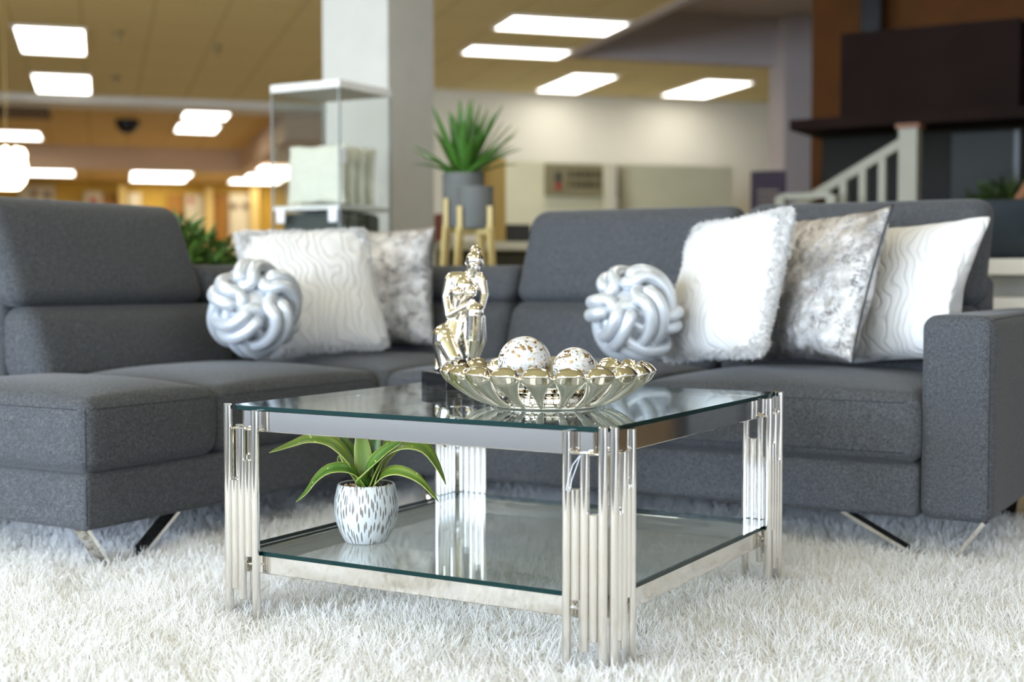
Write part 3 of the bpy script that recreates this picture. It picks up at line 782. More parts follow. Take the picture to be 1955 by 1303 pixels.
# ------------------------------------------------------------------ statue
def statue():
    ang = math.radians(-33.4)
    st = thing('figurine', 'silver seated woman figurine on black plinth at the rear of the table', 'ornament', (-0.300, 0.196, 0.506), ang)
    cushion('plinth', BLACK, st, -0.083, 0.083, -0.062, 0.062, 0.0, 0.041, 0.0015, 4, None, 1)
    K = 0.001366; m = MB()
    c0 = Vector((0, 0, 0.041)); rx = Vector((math.sin(yaw), -math.cos(yaw), 0)); ry = Vector((-math.cos(yaw), -math.sin(yaw), 0))
    inv = Matrix.Rotation(-ang, 3, 'Z'); rx = inv @ rx; ry = inv @ ry
    def P(px, py, dep=0): return c0 + rx * ((px - 869) * K) + Vector((0, 0, (704 - py) * K)) + ry * (dep * K)
    def cap(a, b, r0, r1, n=7):
        a, b = P(*a), P(*b); n = max(4, int((a - b).length / (min(r0, r1) * K * 0.22)))
        for i in range(n + 1):
            t = i / n; m.ball(a.lerp(b, t), (r0 + (r1 - r0) * t) * K, 14, 9)
    def ell(c, r, sx, sy, sz): m.ball(P(*c), r * K, 18, 12, 0, (sx, sy, sz))
    ell((906, 491, 4), 17, 1, 1, 1.05); ell((904, 505, 8), 12.5, 1, 1, 1.15); cap((903, 512, 9), (901, 518, 10), 8, 6)      # head, jaw, chin
    ell((907, 473, -2), 11, 1, 1, 0.8); ell((907, 468.5, -3), 8, 1, 1, .9)                                                 # bun
    ell((902, 503, 20), 3.2, 1, 1, 1.6); ell((890, 497, 2), 3.5, .6, 1, 1.3); ell((922, 497, 2), 3.5, .6, 1, 1.3)        # nose, ears
    cap((899, 512, -2), (889, 528, -5), 9, 10)                                                                          # neck
    cap((862, 524, -4), (915, 524, -4), 11, 11)                                                                         # shoulders
    cap((872, 532, -5), (906, 532, -5), 14, 13); cap((886, 540, -5), (874, 585, -6), 22, 16); cap((880, 545, -5), (898, 545, -5), 18, 17)
    cap((874, 585, -6), (868, 606, -6), 16, 15); cap((868, 606, -6), (860, 640, -8), 15, 24)                               # waist to pelvis
    ell((875, 553, 12), 11, 1, 1, 1); ell((900, 552, 12), 11, 1, 1, 1)                                                  # bust
    cap((858, 527, 0), (851, 560, 4), 9.5, 8); cap((851, 560, 4), (856, 596, 10), 8, 7); cap((856, 596, 10), (888, 578, 24), 7, 5.5); cap((888, 578, 24), (903, 569, 26), 5.5, 5)
    cap((920, 529, 0), (925, 556, 4), 9, 7.5); cap((925, 556, 4), (919, 582, 14), 7.5, 6.5); cap((919, 582, 14), (902, 572, 26), 6.5, 5)
    for fi in range(4): cap((900 + 1.5 * fi, 566 + fi * 3, 29), (909 + fi, 572 + fi * 3, 29), 2.4, 1.8, 4)               # fingers on the knee
    ell((850, 640, -6), 26, 1, 1, 1.1); cap((848, 648, -4), (852, 690, 6), 24, 17); cap((854, 650, 4), (868, 676, 20), 22, 17)  # folded leg
    cap((868, 676, 20), (862, 694, 8), 15, 11); cap((845, 690, -6), (838, 697, -16), 9, 7); cap((836, 684, -14), (834, 698, -8), 8, 6)
    cap((880, 640, -10), (905, 594, 12), 17, 16); cap((905, 590, 22), (907, 588, 23), 17, 17)                             # raised thigh, knee
    cap((905, 594, 23), (903, 640, 18), 17, 17.5); cap((903, 640, 18), (896, 688, 10), 17.5, 9); cap((897, 690, 10), (893, 699, 24), 8, 5)
    cap((915, 600, 14), (916, 645, 4), 12, 13); cap((916, 645, 4), (902, 690, 2), 13, 7)
    ell((862, 700, 0), 15, 1.4, 1.1, .45); ell((892, 701, 10), 10, 1.1, 1.6, .4)
    fused('body', STAT, st, m, 0.0016, 6)
statue()

# ------------------------------------------------------------------ potted plant on the shelf
def leaf(name, mat, parent, pts, width, fold=0.25, twist=0.0, side=None, nseg=16, tipw=0.02, prof=None, tilt=None):
    """leaf blade along a spline, folded along its midrib, a little thick"""
    P = [Vector(p) for p in pts]; n = len(P)
    def cr(t):
        x = t * (n - 1); i = min(int(x), n - 2); f = x - i
        p0, p1, p2, p3 = P[max(i - 1, 0)], P[i], P[i + 1], P[min(i + 2, n - 1)]
        return 0.5 * ((2 * p1) + (p2 - p0) * f + (2 * p0 - 5 * p1 + 4 * p2 - p3) * f * f + (3 * p1 - p0 - 3 * p2 + p3) * f ** 3)
    V, F, UV = [], [], []; U = (-1, -0.55, 0, 0.55, 1); C = [cr(i / nseg) for i in range(nseg + 1)]
    for i in range(nseg + 1):
        t = i / nseg; T = (C[min(i + 1, nseg)] - C[max(i - 1, 0)]).normalized()
        sd = Vector(side) if side is not None else T.cross(Vector((0, 0, 1)))
        if tilt is not None and side is None:
            if sd.dot(tilt) < 0: sd = -sd
            sd = sd.normalized() * 0.74 - Vector((0, 0, 0.67))
        sd = (sd - T * sd.dot(T)); sd = sd.normalized() if sd.length > 1e-5 else Vector((1, 0, 0))
        nn = sd.cross(T).normalized()
        if nn.z < 0 and side is None: nn = -nn
        w = width * (prof(t) if prof else max(tipw, min(1, 0.62 + 1.3 * t) * (1 - t ** 2.2) ** 0.75))
        for u in U:
            V.append(C[i] + sd * u * w + nn * (abs(u) ** 1.4 * w * fold)); UV.append((0.5 + u * 0.5, t))
    for i in range(nseg):
        for k in range(4): F.append((i * 5 + k, i * 5 + k + 1, (i + 1) * 5 + k + 1, (i + 1) * 5 + k))
    o = mesh_obj(name, V, F, mat, parent, True, uvs=UV)
    s = o.modifiers.new('t', 'SOLIDIFY'); s.thickness = 0.0016; s.offset = 0
    return o
def plant():
    t = thing('potted_succulent', 'green aloe-like plant in white grooved pot on the lower glass shelf', 'plant', (-0.2555, -0.2570, 0.1815))
    prof = [(0.0, 0.0), (0.046, 0.0), (0.050, 0.003), (0.062, 0.025), (0.0715, 0.052), (0.0745, 0.075), (0.0735, 0.098), (0.0690, 0.122), (0.0655, 0.1335), (0.0635, 0.1355), (0.0605, 0.1335), (0.062, 0.12), (0.062, 0.115)]
    seg = 72; V = []; F = []; UV = []
    for i, (r, z) in enumerate(prof):
        for k in range(seg + 1):
            q = 2 * PI * k / seg; V.append((r * math.cos(q), r * math.sin(q), z)); UV.append((k / seg, z / 0.1355 if i < 10 else 1.4))
    for i in range(len(prof) - 1):
        for k in range(seg):
            a = i * (seg + 1) + k; F.append((a, a + 1, a + seg + 2, a + seg + 1))
    tag(mesh_obj('pot', V, F, [m_pot(), plain('dark_pot_inside', (.05, .05, .048, 1), .4)], t, True, uvs=UV, midx=[1 if i >= 10 else 0 for i in range(len(prof) - 1) for k in range(seg)]), 'white pot with grey brushed strokes')
    MB().cyl((0, 0), 0.0625, 0.10, 0.119, 36).build('soil', plain('dark_soil', (0.03, 0.022, 0.015, 1), 0.95), t)
    pb = MB()
    for i in range(150):
        a = random.random() * 2 * PI; r = 0.059 * math.sqrt(random.random()); s = random.uniform(.003, .0055)
        pb.ball((r * math.cos(a), r * math.sin(a), 0.124 + random.uniform(0, .006)), s, 7, 5, random.randrange(3), (1, random.uniform(.6, 1), random.uniform(.5, .8)))
    pb.build('gravel', [plain('gravel_cream', (0.66, 0.52, 0.38, 1), .8), plain('gravel_rust', (0.42, 0.20, 0.09, 1), .8), plain('gravel_pale', (0.75, 0.68, 0.58, 1), .8)], t, True)['kind'] = 'stuff'
    lm = m_leaf('aloe_leaf', (0.42, 0.46, 0.13, 1), (0.080, 0.165, 0.018, 1), (0.035, 0.105, 0.012, 1))
    lm2 = m_leaf('aloe_leaf_pale', (0.44, 0.48, 0.15, 1), (0.150, 0.215, 0.030, 1), (0.095, 0.17, 0.025, 1))
    rx = Vector((math.sin(yaw), -math.cos(yaw), 0)); ry = Vector((-math.cos(yaw), -math.sin(yaw), 0)); K = 3.115 / 2595
    def P(px, py, dep): return rx * ((px - 696) * K) + Vector((0, 0, 0.117 + (936 - py) * K)) + ry * dep
    vw = ry
    L = [  # (points px, width, fold, material)
        ([(690, 935, .012), (684, 915, .02), (672, 896, .03), (655, 888, .04), (630, 890, .05), (608, 906, .055), (590, 930, .058), (569, 949, .06)], .0125, .35, lm, None),
        ([(712, 935, .012), (722, 915, .02), (740, 898, .03), (765, 894, .04), (795, 905, .05), (818, 926, .052), (838, 950, .055)], .0120, .35, lm2, None),
        ([(688, 930, .0), (672, 896, .005), (652, 862, .01), (625, 839, .012), (590, 834, .014), (555, 845, .016), (512, 860, .018)], .0150, .3, lm2, None),
        ([(706, 930, .0), (722, 892, .005), (742, 858, .012), (772, 842, .02), (808, 850, .026), (832, 882, .03), (851, 920, .032)], .0200, .3, lm2, None),
        ([(698, 936, .016), (700, 908, .024), (716, 880, .03), (740, 855, .03), (768, 838, .028)], .0185, .5, lm, None),
        ([(696, 930, -.004), (692, 880, -.004), (688, 840, .0), (686, 812, .004)], .0165, .35, lm2, vw),
        ([(702, 930, -.01), (705, 885, -.012), (712, 845, -.012), (722, 815, -.01)], .0145, .4, lm, vw),
        ([(690, 930, -.015), (672, 885, -.02), (655, 850, -.025), (632, 822, -.03)], .0150, .4, lm, None),
        ([(690, 930, -.02), (660, 888, -.045), (645, 870, -.06), (634, 890, -.075)], .0120, .3, lm2, None),
        ([(704, 930, -.02), (735, 872, -.035), (780, 836, -.05), (820, 835, -.06), (848, 858, -.065)], .0140, .3, lm2, None),
        ([(706, 934, .006), (714, 900, .0), (728, 862, -.01), (745, 825, -.014)], .0150, .45, lm, None)]
    for (pts, w, fo, mt, sd) in L:
        leaf('leaf', mt, t, [P(*p) for p in pts], w * 1.4, fo, side=(rx if sd is not None else None), tilt=ry, prof=lambda q: max(0.03, (0.72 + 0.9 * q if q < .3 else 1.0) * (1 - q ** 2.4) ** 0.8))
    return t
plant()

# ------------------------------------------------------------------ shop around the lounge (same axes as the sofa)
def sbox(name, mat, x0, x1, y0, y1, z0, z1, kind='structure'):
    o = MB().box(x0, x1, y0, y1, z0, z1).build(name, mat)
    if kind: o['kind'] = kind
    return o
sbox('column_white', PILLAR, -2.705 - .445, -2.705, 3.27, 3.27 + .445, 0, 3.1)

# glass display cabinet
cab = thing('display_cabinet', 'tall glass display cabinet with cream pillows before the white pillar', 'cabinet', (-2.256, 2.256, 0))
CW = 0.41; H = 1.71
def post(n, x, y): MB().box(x - .004, x + .004, y - .004, y + .004, 0.1, H - .03).build(n, plain('grey_alloy_post', (0.35, 0.36, 0.34, 1), .4, .6) if False else POST, cab)
POST = plain('grey_alloy_post', (0.30, 0.31, 0.29, 1), 0.4, 0.5)
for x in (-CW, 0):
    for y in (0, CW): post('post', x + (.005 if x < 0 else -.005), y + (.005 if y == 0 else -.005))
MB().box(-CW, 0, 0, CW, H - .035, H).build('top', WHITE, cab)
MB().box(-CW, 0, 0, CW, 0.0, 0.10).build('plinth', WHITE, cab)
for z in (0.62, 1.115): MB().box(-CW + .01, -.01, 0.005, CW - .01, z, z + .02).build('shelf', WHITE, cab)
for (x0, x1, y0, y1) in ((-CW + .016, -.016, .004, .008), (-.008, -.004, .016, CW - .016), (-CW + .004, -CW + .008, .016, CW - .016)):
    MB().box(x0, x1, y0, y1, .1, H - .035).build('pane', CGLASS, cab)
TAGM = plain('paper_tag', (0.80, 0.80, 0.84, 1), 0.7)
for i, x in enumerate((-0.345, -0.035)):
    MB().box(x - .024, x + .024, -.012, -.008, 1.055, 1.118).build('price_tag', TAGM, cab)
MB().box(-.006, .0, .02, .05, 1.33, 1.40).build('price_tag', TAGM, cab)
CREAM = soft('cream_bouclé'.replace('é', 'e'), (0.86, 0.83, 0.71, 1), 0.04, 30, 0.95)
def small_pillow(label, c, yawd, w, h, T, lean=8):
    return pillow('cabinet_pillow', label, CREAM, c[0], c[1], yawd, lean, 0, w, h, 'cream pillows in the glass cabinet', T, c[2], 3)
small_pillow('cream pillow facing out, front of the cabinet shelf', (-2.256 - .20, 2.256 + .075, 1.1425), -90, .345, .285, .038, 3)
for i, (xx, lb) in enumerate(((-.07, 'second cream pillow stood behind the front one in the cabinet'), )):
    small_pillow(lb, (-2.256 - .20, 2.256 + .165, 1.1425), -90, .33, .28, .034, 3)
small_pillow('third cream pillow stood in the glass cabinet, nearer the back', (-2.256 - .20, 2.256 + .245, 1.1425), -90, .33, .28, .034, 3)
small_pillow('rearmost cream pillow on the glass cabinet shelf', (-2.256 - .20, 2.256 + .32, 1.1425), -90, .33, .28, .034, 3)
for i, (y, lb) in enumerate(((.10, 'dark grey-green bundle on the lower shelf of the glass cabinet'),)):
    o = cushion('folded_textile', soft('grey_green_throw', (0.075, 0.082, 0.070, 1), .1, 20, .9), None, -2.256 - .39, -2.256 - .025, 2.256 + .05, 2.256 + .36, 0.642, 1.105, .03, 8)
    tag(o, lb, 'textile')

# planters on stands
def planter(label, c, r, z0, z1, withplant, glabel):
    t = thing('planter', label, 'plant pot', (c[0], c[1], 0), math.radians(30), glabel)
    MB().lathe([(0, z0), (r * .96, z0), (r, z0 + .01), (r, z1), (r * .93, z1), (r * .93, z1 - .03), (0, z1 - .03)], (0, 0), 36).build('pot', GREYPOT, t, auto=40)
    st = MB()
    for k in range(4):
        a = math.radians(k * 90 + 45); e = Vector((math.cos(a), math.sin(a), 0))
        p = e * (r + .012); MB().bar((p.x, p.y, z0 - .01), (p.x, p.y, z0 + (z1 - z0) * .52), .022).build('leg', GOLDW, t)
        q = e * (r + .10); o = t.children[-1]
        MB().bar((p.x, p.y, z0 + .01), (q.x, q.y, 0.0), .022).build('strut', GOLDW, t)
    for k in range(2):
        a = math.radians(k * 90 + 45); e = Vector((math.cos(a), math.sin(a), 0)) * (r + .012)
        MB().bar((e.x, e.y, z0 - .015), (-e.x, -e.y, z0 - .015), .022).build('crossbar', GOLDW, t)
    if withplant:
        gm = m_leaf('dracaena_leaf', (0.10, 0.22, 0.03, 1), (0.045, 0.13, 0.016, 1), (0.06, 0.17, 0.02, 1), False)
        rr = random.Random(5)
        for i in range(38):
            a = rr.random() * 2 * PI; el = rr.uniform(0.25, 1.0); Lh = rr.uniform(.28, .375) ; up = el
            sp = math.sqrt(max(0, 1 - up * up)) 
            e = Vector((math.cos(a), math.sin(a), 0)); pts = []
            for s in (0, .2, .45, .7, 1):
                pts.append(e * (Lh * sp * (s ** .9) * .85 + .012) + Vector((0, 0, z1 - .03 + Lh * (up * s * 1.0 + .22 * s) - .30 * Lh * s * s * (1.15 - up))))
            leaf('leaf', gm, t, pts, .029, .3, nseg=8, prof=lambda q: max(.05, min(1, .45 + 2 * q) * (1 - q ** 2) ** .7))
        MB().cyl((0, 0), .022, z1 - .04, z1 + .08, 12).build('stem', plain('dark_stem', (.05, .07, .02, 1), .8), t)
    return t
planter('grey cylinder planter holding the spiky green plant behind the sofa corner', (-1.79, 2.586), .098, 1.03, 1.28, True, 'grey planters on gold stands')
planter('smaller empty grey cylinder planter on gold stand, in front of the planted one', (-1.558, 2.316), .081, 1.012, 1.195, False, 'grey planters on gold stands')

# leafy bush behind the chaise back
def bush(label, c, r, n, seed, hgt, mat=None):
    t = thing('leafy_plant', label, 'plant', (c[0], c[1], 0), 0, None); rr = random.Random(seed)
    V = []; F = []
    for i in range(n):
        a = rr.random() * 2 * PI; ph = math.acos(rr.uniform(-0.4, 1)); R = r * rr.uniform(.55, 1.0)
        d = Vector((math.sin(ph) * math.cos(a), math.sin(ph) * math.sin(a), math.cos(ph))); p = Vector((0, 0, hgt)) + d * R
        g = (d + Vector((rr.uniform(-.6, .6), rr.uniform(-.6, .6), rr.uniform(-.8, .3)))).normalized(); s = g.orthogonal().normalized(); s = (Matrix.Rotation(rr.random() * 6.28, 3, g) @ s)
        L, w = rr.uniform(.07, .12), rr.uniform(.008, .016); b = len(V); nn = g.cross(s) * .008
        V += [p, p + g * L * .45 + s * w + nn, p + g * L, p + g * L * .45 - s * w + nn]; F += [(b, b + 1, b + 2), (b, b + 2, b + 3)]
    o = mesh_obj('foliage', V, F, mat or BUSH, t, True)
    MB().lathe([(0, 0), (.11, 0), (.15, .35), (.14, .36), (0, .33)], (0, 0), 24).build('pot', GREYPOT, t)
    MB().tube([(0, 0, .3), (0.01, 0.01, hgt)], .015, 8).build('stem', plain('bark', (.07, .05, .03, 1), .9), t)
    return t
BUSH = soft('bush_leaf', (0.055, 0.115, 0.012, 1), 0.5, 14, 0.5)
bush('bushy green plant just behind the chaise headrest', (-2.66, 1.62), .27, 1500, 3, 0.74)

# hall decorations at the mustard wall (building frame)
BEIGE = soft('beige_display_board', (0.52, 0.44, 0.28, 1), 0.05, 3); POSTY = plain('light_wood_post', (0.56, 0.38, 0.11, 1), .6); DOT = plain('brown_dot', (0.12, 0.07, 0.03, 1), .6); RED = plain('red_print', (0.35, 0.04, 0.02, 1), .6)
def board(label, a0, a1, z0, z1, dots=(), red=None, name='display_board'):
    t = thing(name, label, 'board'); bplace(t)
    MB().box(a0, a1, 27.55, 27.66, z0, z1).build('panel', BEIGE, t)
    for (a, z) in dots:
        MB().ball((a, 27.54, z), .07, 12, 8, 0, (1, .3, 1)).build('knob_print', DOT, t)
    if red: MB().box(red[0], red[1], 27.535, 27.55, red[2], red[3]).build('print', RED, t)
board('beige board with two brown dots beside the glowing lamp', -1.45, -.80, 0.0, 2.58, ((-1.17, 2.42), (-.93, 2.40)))
board('framed picture with a red shape over the chaise headrest', -.26, .07, 1.2, 2.48, (), (-.16, -.02, 2.2, 2.36))
board('plain beige picture by the light post above the chaise headrest', .56, .80, 1.2, 2.47)
board('beige picture with faint red marks above the bush', 1.64, 1.99, 1.0, 2.46, (), (1.70, 1.78, 2.28, 2.40))
board('tall beige board with two brown dots beside the glass cabinet', 2.49, 2.88, 0.0, 2.50, ((2.58, 2.24), (2.80, 2.25)))
for i, (a0, a1, z1, lb) in enumerate(((.07, .36, 2.44, 'burnt orange wall bay beside the picture with a red shape'), (1.30, 1.60, 2.46, 'burnt orange wall bay beside the picture above the bush'), (2.17, 2.46, 2.50, 'burnt orange wall bay beside the tall beige board'))):
    o = bplace(MB().box(a0, a1, 27.58, 27.68, 0, z1).build('orange_panel', DKOR)); tag(o, lb, 'panel', 'burnt orange wall panels')
for i, (a0, a1, lb) in enumerate(((.39, .51, 'light wooden post beside the small beige picture'), (2.02, 2.16, 'light wooden post between the picture and the orange panel'), (2.90, 3.05, 'light wooden post beside the tall dotted board'))):
    o = bplace(MB().box(a0, a1, 27.40, 27.52, 0, 2.60).build('wooden_post', POSTY)); tag(o, lb, 'post', 'posts along the mustard wall')
# glowing crystal lamp
def lamp():
    t = thing('crystal_pendant_lamp', 'glowing white crystal pendant lamp at the edge of the hall', 'lamp'); bplace(t)
    a, b, z = -.60, 10.0, 1.555
    G = emis('warm_crystal_glow', (1.0, 0.80, 0.52, 1), 9.0)
    MB().lathe([(0, z - .15), (.08, z - .145), (.12, z - .10), (.14, z - .03), (.13, z + .05), (0, z + .06)], (a, b), 28).build('crystal_shade', G, t, True)
    for k in range(8):
        q = 2 * PI * k / 8; MB().ball((a + .095 * math.cos(q), b + .095 * math.sin(q), z + .085), .036, 12, 10, 0, (1, 1, 1.5)).build('bulb', G, t, True)
    MB().tube([(a, b, z + .06), (a, b, 3.1)], .003, 8).build('rod', plain('brass_rod', (.5, .36, .14, 1), .3, 1.0), t)
lamp()
# ceiling fittings
o = bplace(MB().lathe([(0, 3.1), (.17, 3.1), (.175, 3.07), (.16, 3.0), (.11, 2.93), (.05, 2.90), (0, 2.895)], (.42, 20.6), 24).build('dome_camera', BLACK, None, True)); tag(o, 'black dome camera on the hall ceiling', 'camera')
v = thing('air_vent', 'dark slatted air vent in the hall ceiling at the picture edge', 'vent'); bplace(v)
MB().box(-1.55, -.62, 18.85, 20.5, 3.06, 3.098).build('frame', plain('brown_vent', (.09, .05, .02, 1), .6), v)
for i in range(8): MB().box(-1.5, -.67, 18.92 + i * .2, 19.02 + i * .2, 3.045, 3.062).build('slat', plain('vent_slat', (.16, .09, .04, 1), .6) if i == 0 else v.children[-1].data.materials[0], v)
for (a, b, lb) in ((.2, 13.3, 'small sprinkler head beside the square light panel'), (.21, 16.2, 'small sprinkler head near the pale beam'), (1.14, 13.8, 'small sprinkler head between the square panel and the pillar')):
    t = thing('ceiling_sprinkler', lb, 'sprinkler', group='ceiling sprinklers'); bplace(t)
    MB().cyl((a, b), .045, 3.06, 3.1, 14).build('rose', plain('dull_brass', (.30, .22, .09, 1), .5) , t); MB().cyl((a, b), .02, 3.0, 3.06, 10).build('nozzle', t.children[0].data.materials[0], t)

# white wall area: partition, sign, counter
PART = soft('pale_yellow_partition', (0.74, 0.69, 0.46, 1), 0.06, 2)
bbox('wall_partition', PART, 3.74, 6.36, 13.0, 13.08, 0, 1.965)
o = bplace(MB().box(4.86, 4.965, 12.76, 12.87, 0, 1.93).build('white_post', plain('pale_post', (.74, .70, .52, 1), .5))); tag(o, 'pale post in front of the shop board', 'post')
sg = thing('shop_board', 'grey-brown board with dark lettering and a red mark behind the sofa', 'sign'); bplace(sg)
MB().box(4.27, 5.04, 12.90, 12.96, 1.62, 1.94).build('panel', soft('olive_board', (.25, .215, .115, 1), .08, 5), sg)
MB().box(4.36, 4.42, 12.88, 12.90, 1.75, 1.86).build('dark_mark', plain('dark_print', (.06, .055, .04, 1), .6), sg); MB().box(4.36, 4.42, 12.88, 12.90, 1.68, 1.75).build('red_mark', plain('red_mark_print', (.36, .06, .03, 1), .6), sg)
lt = MB(); rr = random.Random(2)
for row, z in ((0, 1.815), (1, 1.715)):
    x = 4.50
    while x < 4.83:
        w = rr.uniform(.022, .04); lt.box(x, x + w, 12.885, 12.90, z, z + .055); x += w + rr.uniform(.012, .03)
lt.build('lettering', plain('dark_lettering', (.07, .055, .02, 1), .6), sg)

# shelf unit with goods behind the planters
def P3(px, py, D):
    f = Vector(fwd); r = Vector((math.sin(yaw), -math.cos(yaw), 0)); u = r.cross(f)
    return Vector(CAMP) + (f + r * ((px - 977.5) / 2595) - u * ((py - 651.5) / 2595)) * D
def crate(name, label, cat, mat, x, y, z0, z1, w, d=.2, group=None):
    o = MB().box(-w / 2, w / 2, -d / 2, d / 2, 0, z1 - z0).build(name, mat, None, False, (x, y, z0), BROT); return tag(o, label, cat, group)
SX, SY = -2.79, 4.51
sh = thing('shelving_unit', 'pale open shelving unit behind the planters', 'shelf', (SX, SY, 0), BROT)
PALE = plain('pale_shelf', (.56, .52, .37, 1), .6)
for z in (.35, .66, .97): MB().box(-.45, .50, -.2, .2, z, z + .05).build('shelf_board', PALE, sh)
for x in (-.45, .46): MB().box(x, x + .04, -.2, .2, 0, 1.021).build('side_panel', PALE, sh)
MB().box(-.45, .50, .17, .2, 0.02, 1.021).build('back_panel', plain('dark_back', (.09, .07, .03, 1), .7), sh)
c, s_ = math.cos(BROT), math.sin(BROT)
def onshelf(u, v=0): return (SX + u * c - v * s_, SY + u * s_ + v * c)
for (u, z0, z1, w, mat, nm, lb, ct) in ((-.33, 1.0205, 1.19, .075, plain('brick_red', (.20, .045, .03, 1), .6), 'red_box', 'dark red box standing beside the white pillar', 'box'),
                                    (.14, 1.0205, 1.13, .15, plain('near_black', (.02, .018, .012, 1), .6), 'black_box', 'black box on the shelf beside the sofa headrest', 'box'),
                                    (.0, 1.0205, 1.535, .105, plain('kraft', (.46, .30, .08, 1), .7), 'wooden_box', 'orange-brown wooden box behind the spiky plant', 'box')):
    x, y = onshelf(u); crate(nm, lb, ct, mat, x, y, z0, z1, w)

# dark kiosk, stair rail and sign by the mauve column
bbd = MB().box(-1.10, -.20, 0, 1.6, 0, .52)
sbox('wall_timber', ORANGE, -1.66, 6.0, 7.3, 7.42, 0, 3.6)
sbox('beam_kiosk', BROWN, -1.12, .02, 6.25, 7.3, 1.86, 2.43)
sbox('trim_kiosk', BROWN, -1.42, .6, 6.10, 7.3, 1.79, 1.86)
sbox('beam_kiosk_side', BROWN, .02, 2.5, 6.45, 7.3, 1.86, 2.43)
kp = thing('kiosk_post', 'black post standing above the dark kiosk', 'post'); 
MB().box(-1.22, -1.08, 7.05, 7.2, 2.43, 3.63).build('shaft', BLACK, kp); MB().box(-1.25, -1.05, 7.02, 7.23, 2.43, 2.47).build('foot_plate', BLACK, kp)
DG = plain('dark_glazing', (.016, .015, .011, 1), .15, 0.0, Specular_IOR_Level=0.012)
sbox('wall_kiosk', DG, -1.36, 1.6, 6.62, 6.7, 0, 1.79)
pn = bpy.data.objects.new('window_9', None); link(pn); pn['kind'] = 'structure'
MB().box(-.46, -.05, 6.58, 6.619, .55, 1.76).build('pane', plain('grey_pane', (.045, .048, .045, 1), .15, 0.0, Specular_IOR_Level=0.015), pn); MB().box(-.06, -.03, 6.575, 6.62, .55, 1.76).build('edge_strip', BLACK, pn)
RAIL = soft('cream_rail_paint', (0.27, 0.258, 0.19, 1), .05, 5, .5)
st = thing('stair_rail', 'cream wooden stair rail with balusters and capped newel post', 'railing')
nx, ny = -.30, 4.86
MB().box(nx - .055, nx + .045, ny - .05, ny + .05, 0, 1.62).build('newel_post', RAIL, st); MB().box(nx - .07, nx + .06, ny - .065, ny + .065, 1.62, 1.645).build('post_cap', plain('brown_cap', (.16, .06, .02, 1), .6), st)
MB().bar((nx - .04, ny, 1.55), (-1.12, ny + .05, 1.125), .05, .055, up=(0, 1, 0)).build('handrail', RAIL, st)
for i, x in enumerate((-.155, -.265, -.375)):
    z = 1.55 - (abs(x) - .04 + .0) * .52
    MB().box(nx + x - .02, nx + x + .02, ny - .015, ny + .035, 0.1, z + .01).build('baluster', RAIL, st)
MB().box(-1.30, nx - .04, ny - .03, ny + .05, .05, .11).build('base_rail', RAIL, st)
tb = thing('cream_side_frame', 'small cream frame standing under the stair rail', 'frame', (-.78, 4.55, 0))
MB().box(-.16, .13, -.02, .02, 1.235, 1.265).build('crossbar', RAIL, tb)
for x in (-.16, .13): MB().box(x - .02, x + .03, -.03, .03, 0, 1.25).build('upright', RAIL, tb)
sg2 = thing('pavement_sign', 'dark purple notice board with a round emblem beside the mauve column', 'sign', (-1.53, 6.0, 0), math.radians(14))
MB().box(-.115, .115, -.02, .02, 1.08, 1.515).build('board', plain('dark_purple', (.045, .034, .048, 1), .7, 0.0, Specular_IOR_Level=0.1), sg2)
MB().box(-.015, .015, -.02, .02, 0, 1.08).build('pole', BLACK, sg2); MB().cyl((0, 0), .12, 0, .02, 20).build('foot', BLACK, sg2)
em = MB(); 
for i in range(4): em.box(-.07, .07, -.026, -.021, 1.26 + i * .038, 1.275 + i * .038)
em.build('lettering', plain('tan_print', (.18, .14, .10, 1), .6), sg2)
DP = soft('dark_green_leaf', (0.040, 0.070, 0.012, 1), .5, 12, .5)  # darker green than the bush behind the headrest
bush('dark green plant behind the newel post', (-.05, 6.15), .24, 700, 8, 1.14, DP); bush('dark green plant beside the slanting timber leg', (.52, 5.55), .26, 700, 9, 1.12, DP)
o = MB().bar((.30, 3.9, .9), (.62, 4.25, 1.55), .05).build('timber_leg', soft('brown_timber', (.22, .10, .05, 1), .15, 6)); tag(o, 'slanting brown timber leg at the picture edge above the dark headboard', 'furniture leg')

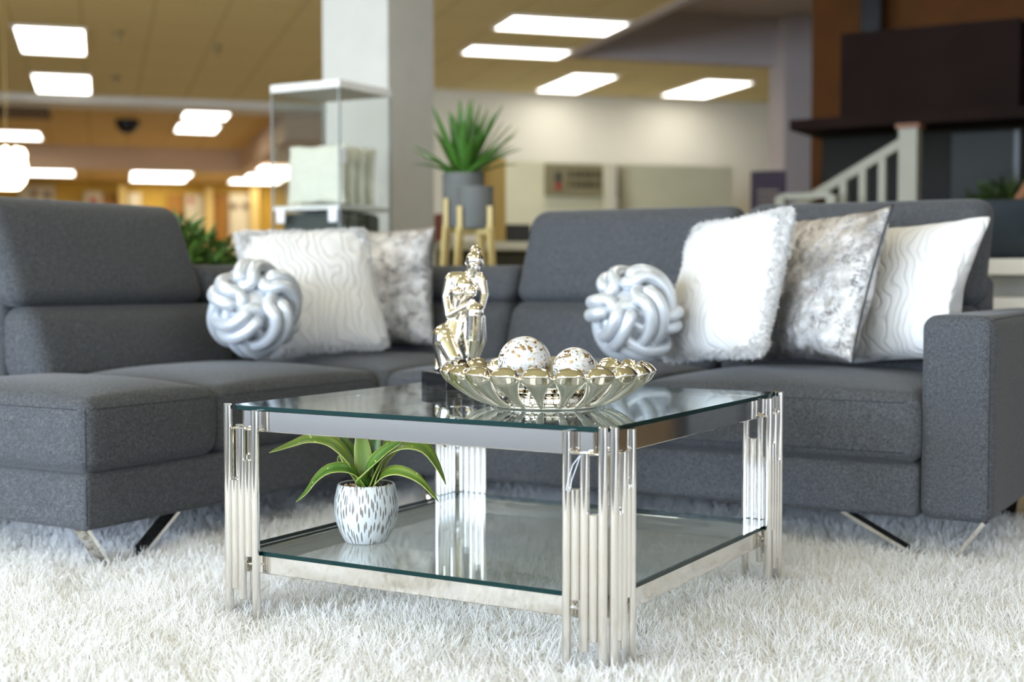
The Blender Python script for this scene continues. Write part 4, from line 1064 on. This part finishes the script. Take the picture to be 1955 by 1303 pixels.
# dark tufted headboard on a white stand beside the arm
hb = thing('tufted_headboard', 'dark teal tufted headboard behind the sofa arm', 'headboard', (.0, 0, 0))
TEAL = soft('dark_teal_velvet', (0.024, 0.030, 0.034, 1), .15, 10, .9, .15)
def tuft(u, v, w, p):
    if v < -.5:
        f = 0
        for cx in (.62, .80, .98, 1.16, 1.34):
            for cz, sh_ in ((.96, 0), (1.06, .09)):
                f += math.exp(-(((p.x - cx - sh_) / .022) ** 2 + ((p.z - cz) / .022) ** 2))
        p.y += .02 * min(1, f)
    return p
cushion('panel', TEAL, hb, .36, 1.7, 3.05, 3.17, .875, 1.118, .03, 60, tuft)
for x in (.75, 1.45): MB().box(x, x + .05, 3.08, 3.12, .8725, .90).build('leg', BLACK, hb)
ds = thing('display_stand', 'white open display stand carrying the dark headboard', 'stand')
MB().box(.30, 1.9, 2.97, 3.45, .808, .872).build('top_board', WHITE, ds); MB().box(.30, 1.9, 2.97, 3.45, .655, .715).build('lower_board', WHITE, ds)
MB().box(.30, 1.9, 3.40, 3.44, .10, .81).build('back_board', WALLW, ds); MB().box(.32, 1.88, 3.1, 3.42, 0, .655).build('plinth', BLACK, ds)

# ------------------------------------------------------------------ world, colour
w = bpy.data.worlds.new('world'); S.world = w; w.use_nodes = True
bg = [n for n in w.node_tree.nodes if n.type == 'BACKGROUND'][0]; bg.inputs['Color'].default_value = (0.75, 0.86, 1.0, 1); bg.inputs['Strength'].default_value = 0.25
S.view_settings.view_transform = 'Standard'; S.view_settings.look = 'None'; S.view_settings.gamma = 1; S.view_settings.use_curve_mapping = False
S.view_settings.exposure = 0.24
cy = S.cycles
cy.use_denoising = True; cy.use_adaptive_sampling = True; cy.adaptive_threshold = 0.06; cy.adaptive_min_samples = 20; cy.max_bounces = 9; cy.diffuse_bounces = 4; cy.glossy_bounces = 6; cy.transparent_max_bounces = 16; cy.transmission_bounces = 6
cy.caustics_reflective = False; cy.caustics_refractive = False; cy.sample_clamp_indirect = 6.0; cy.blur_glossy = 0.3
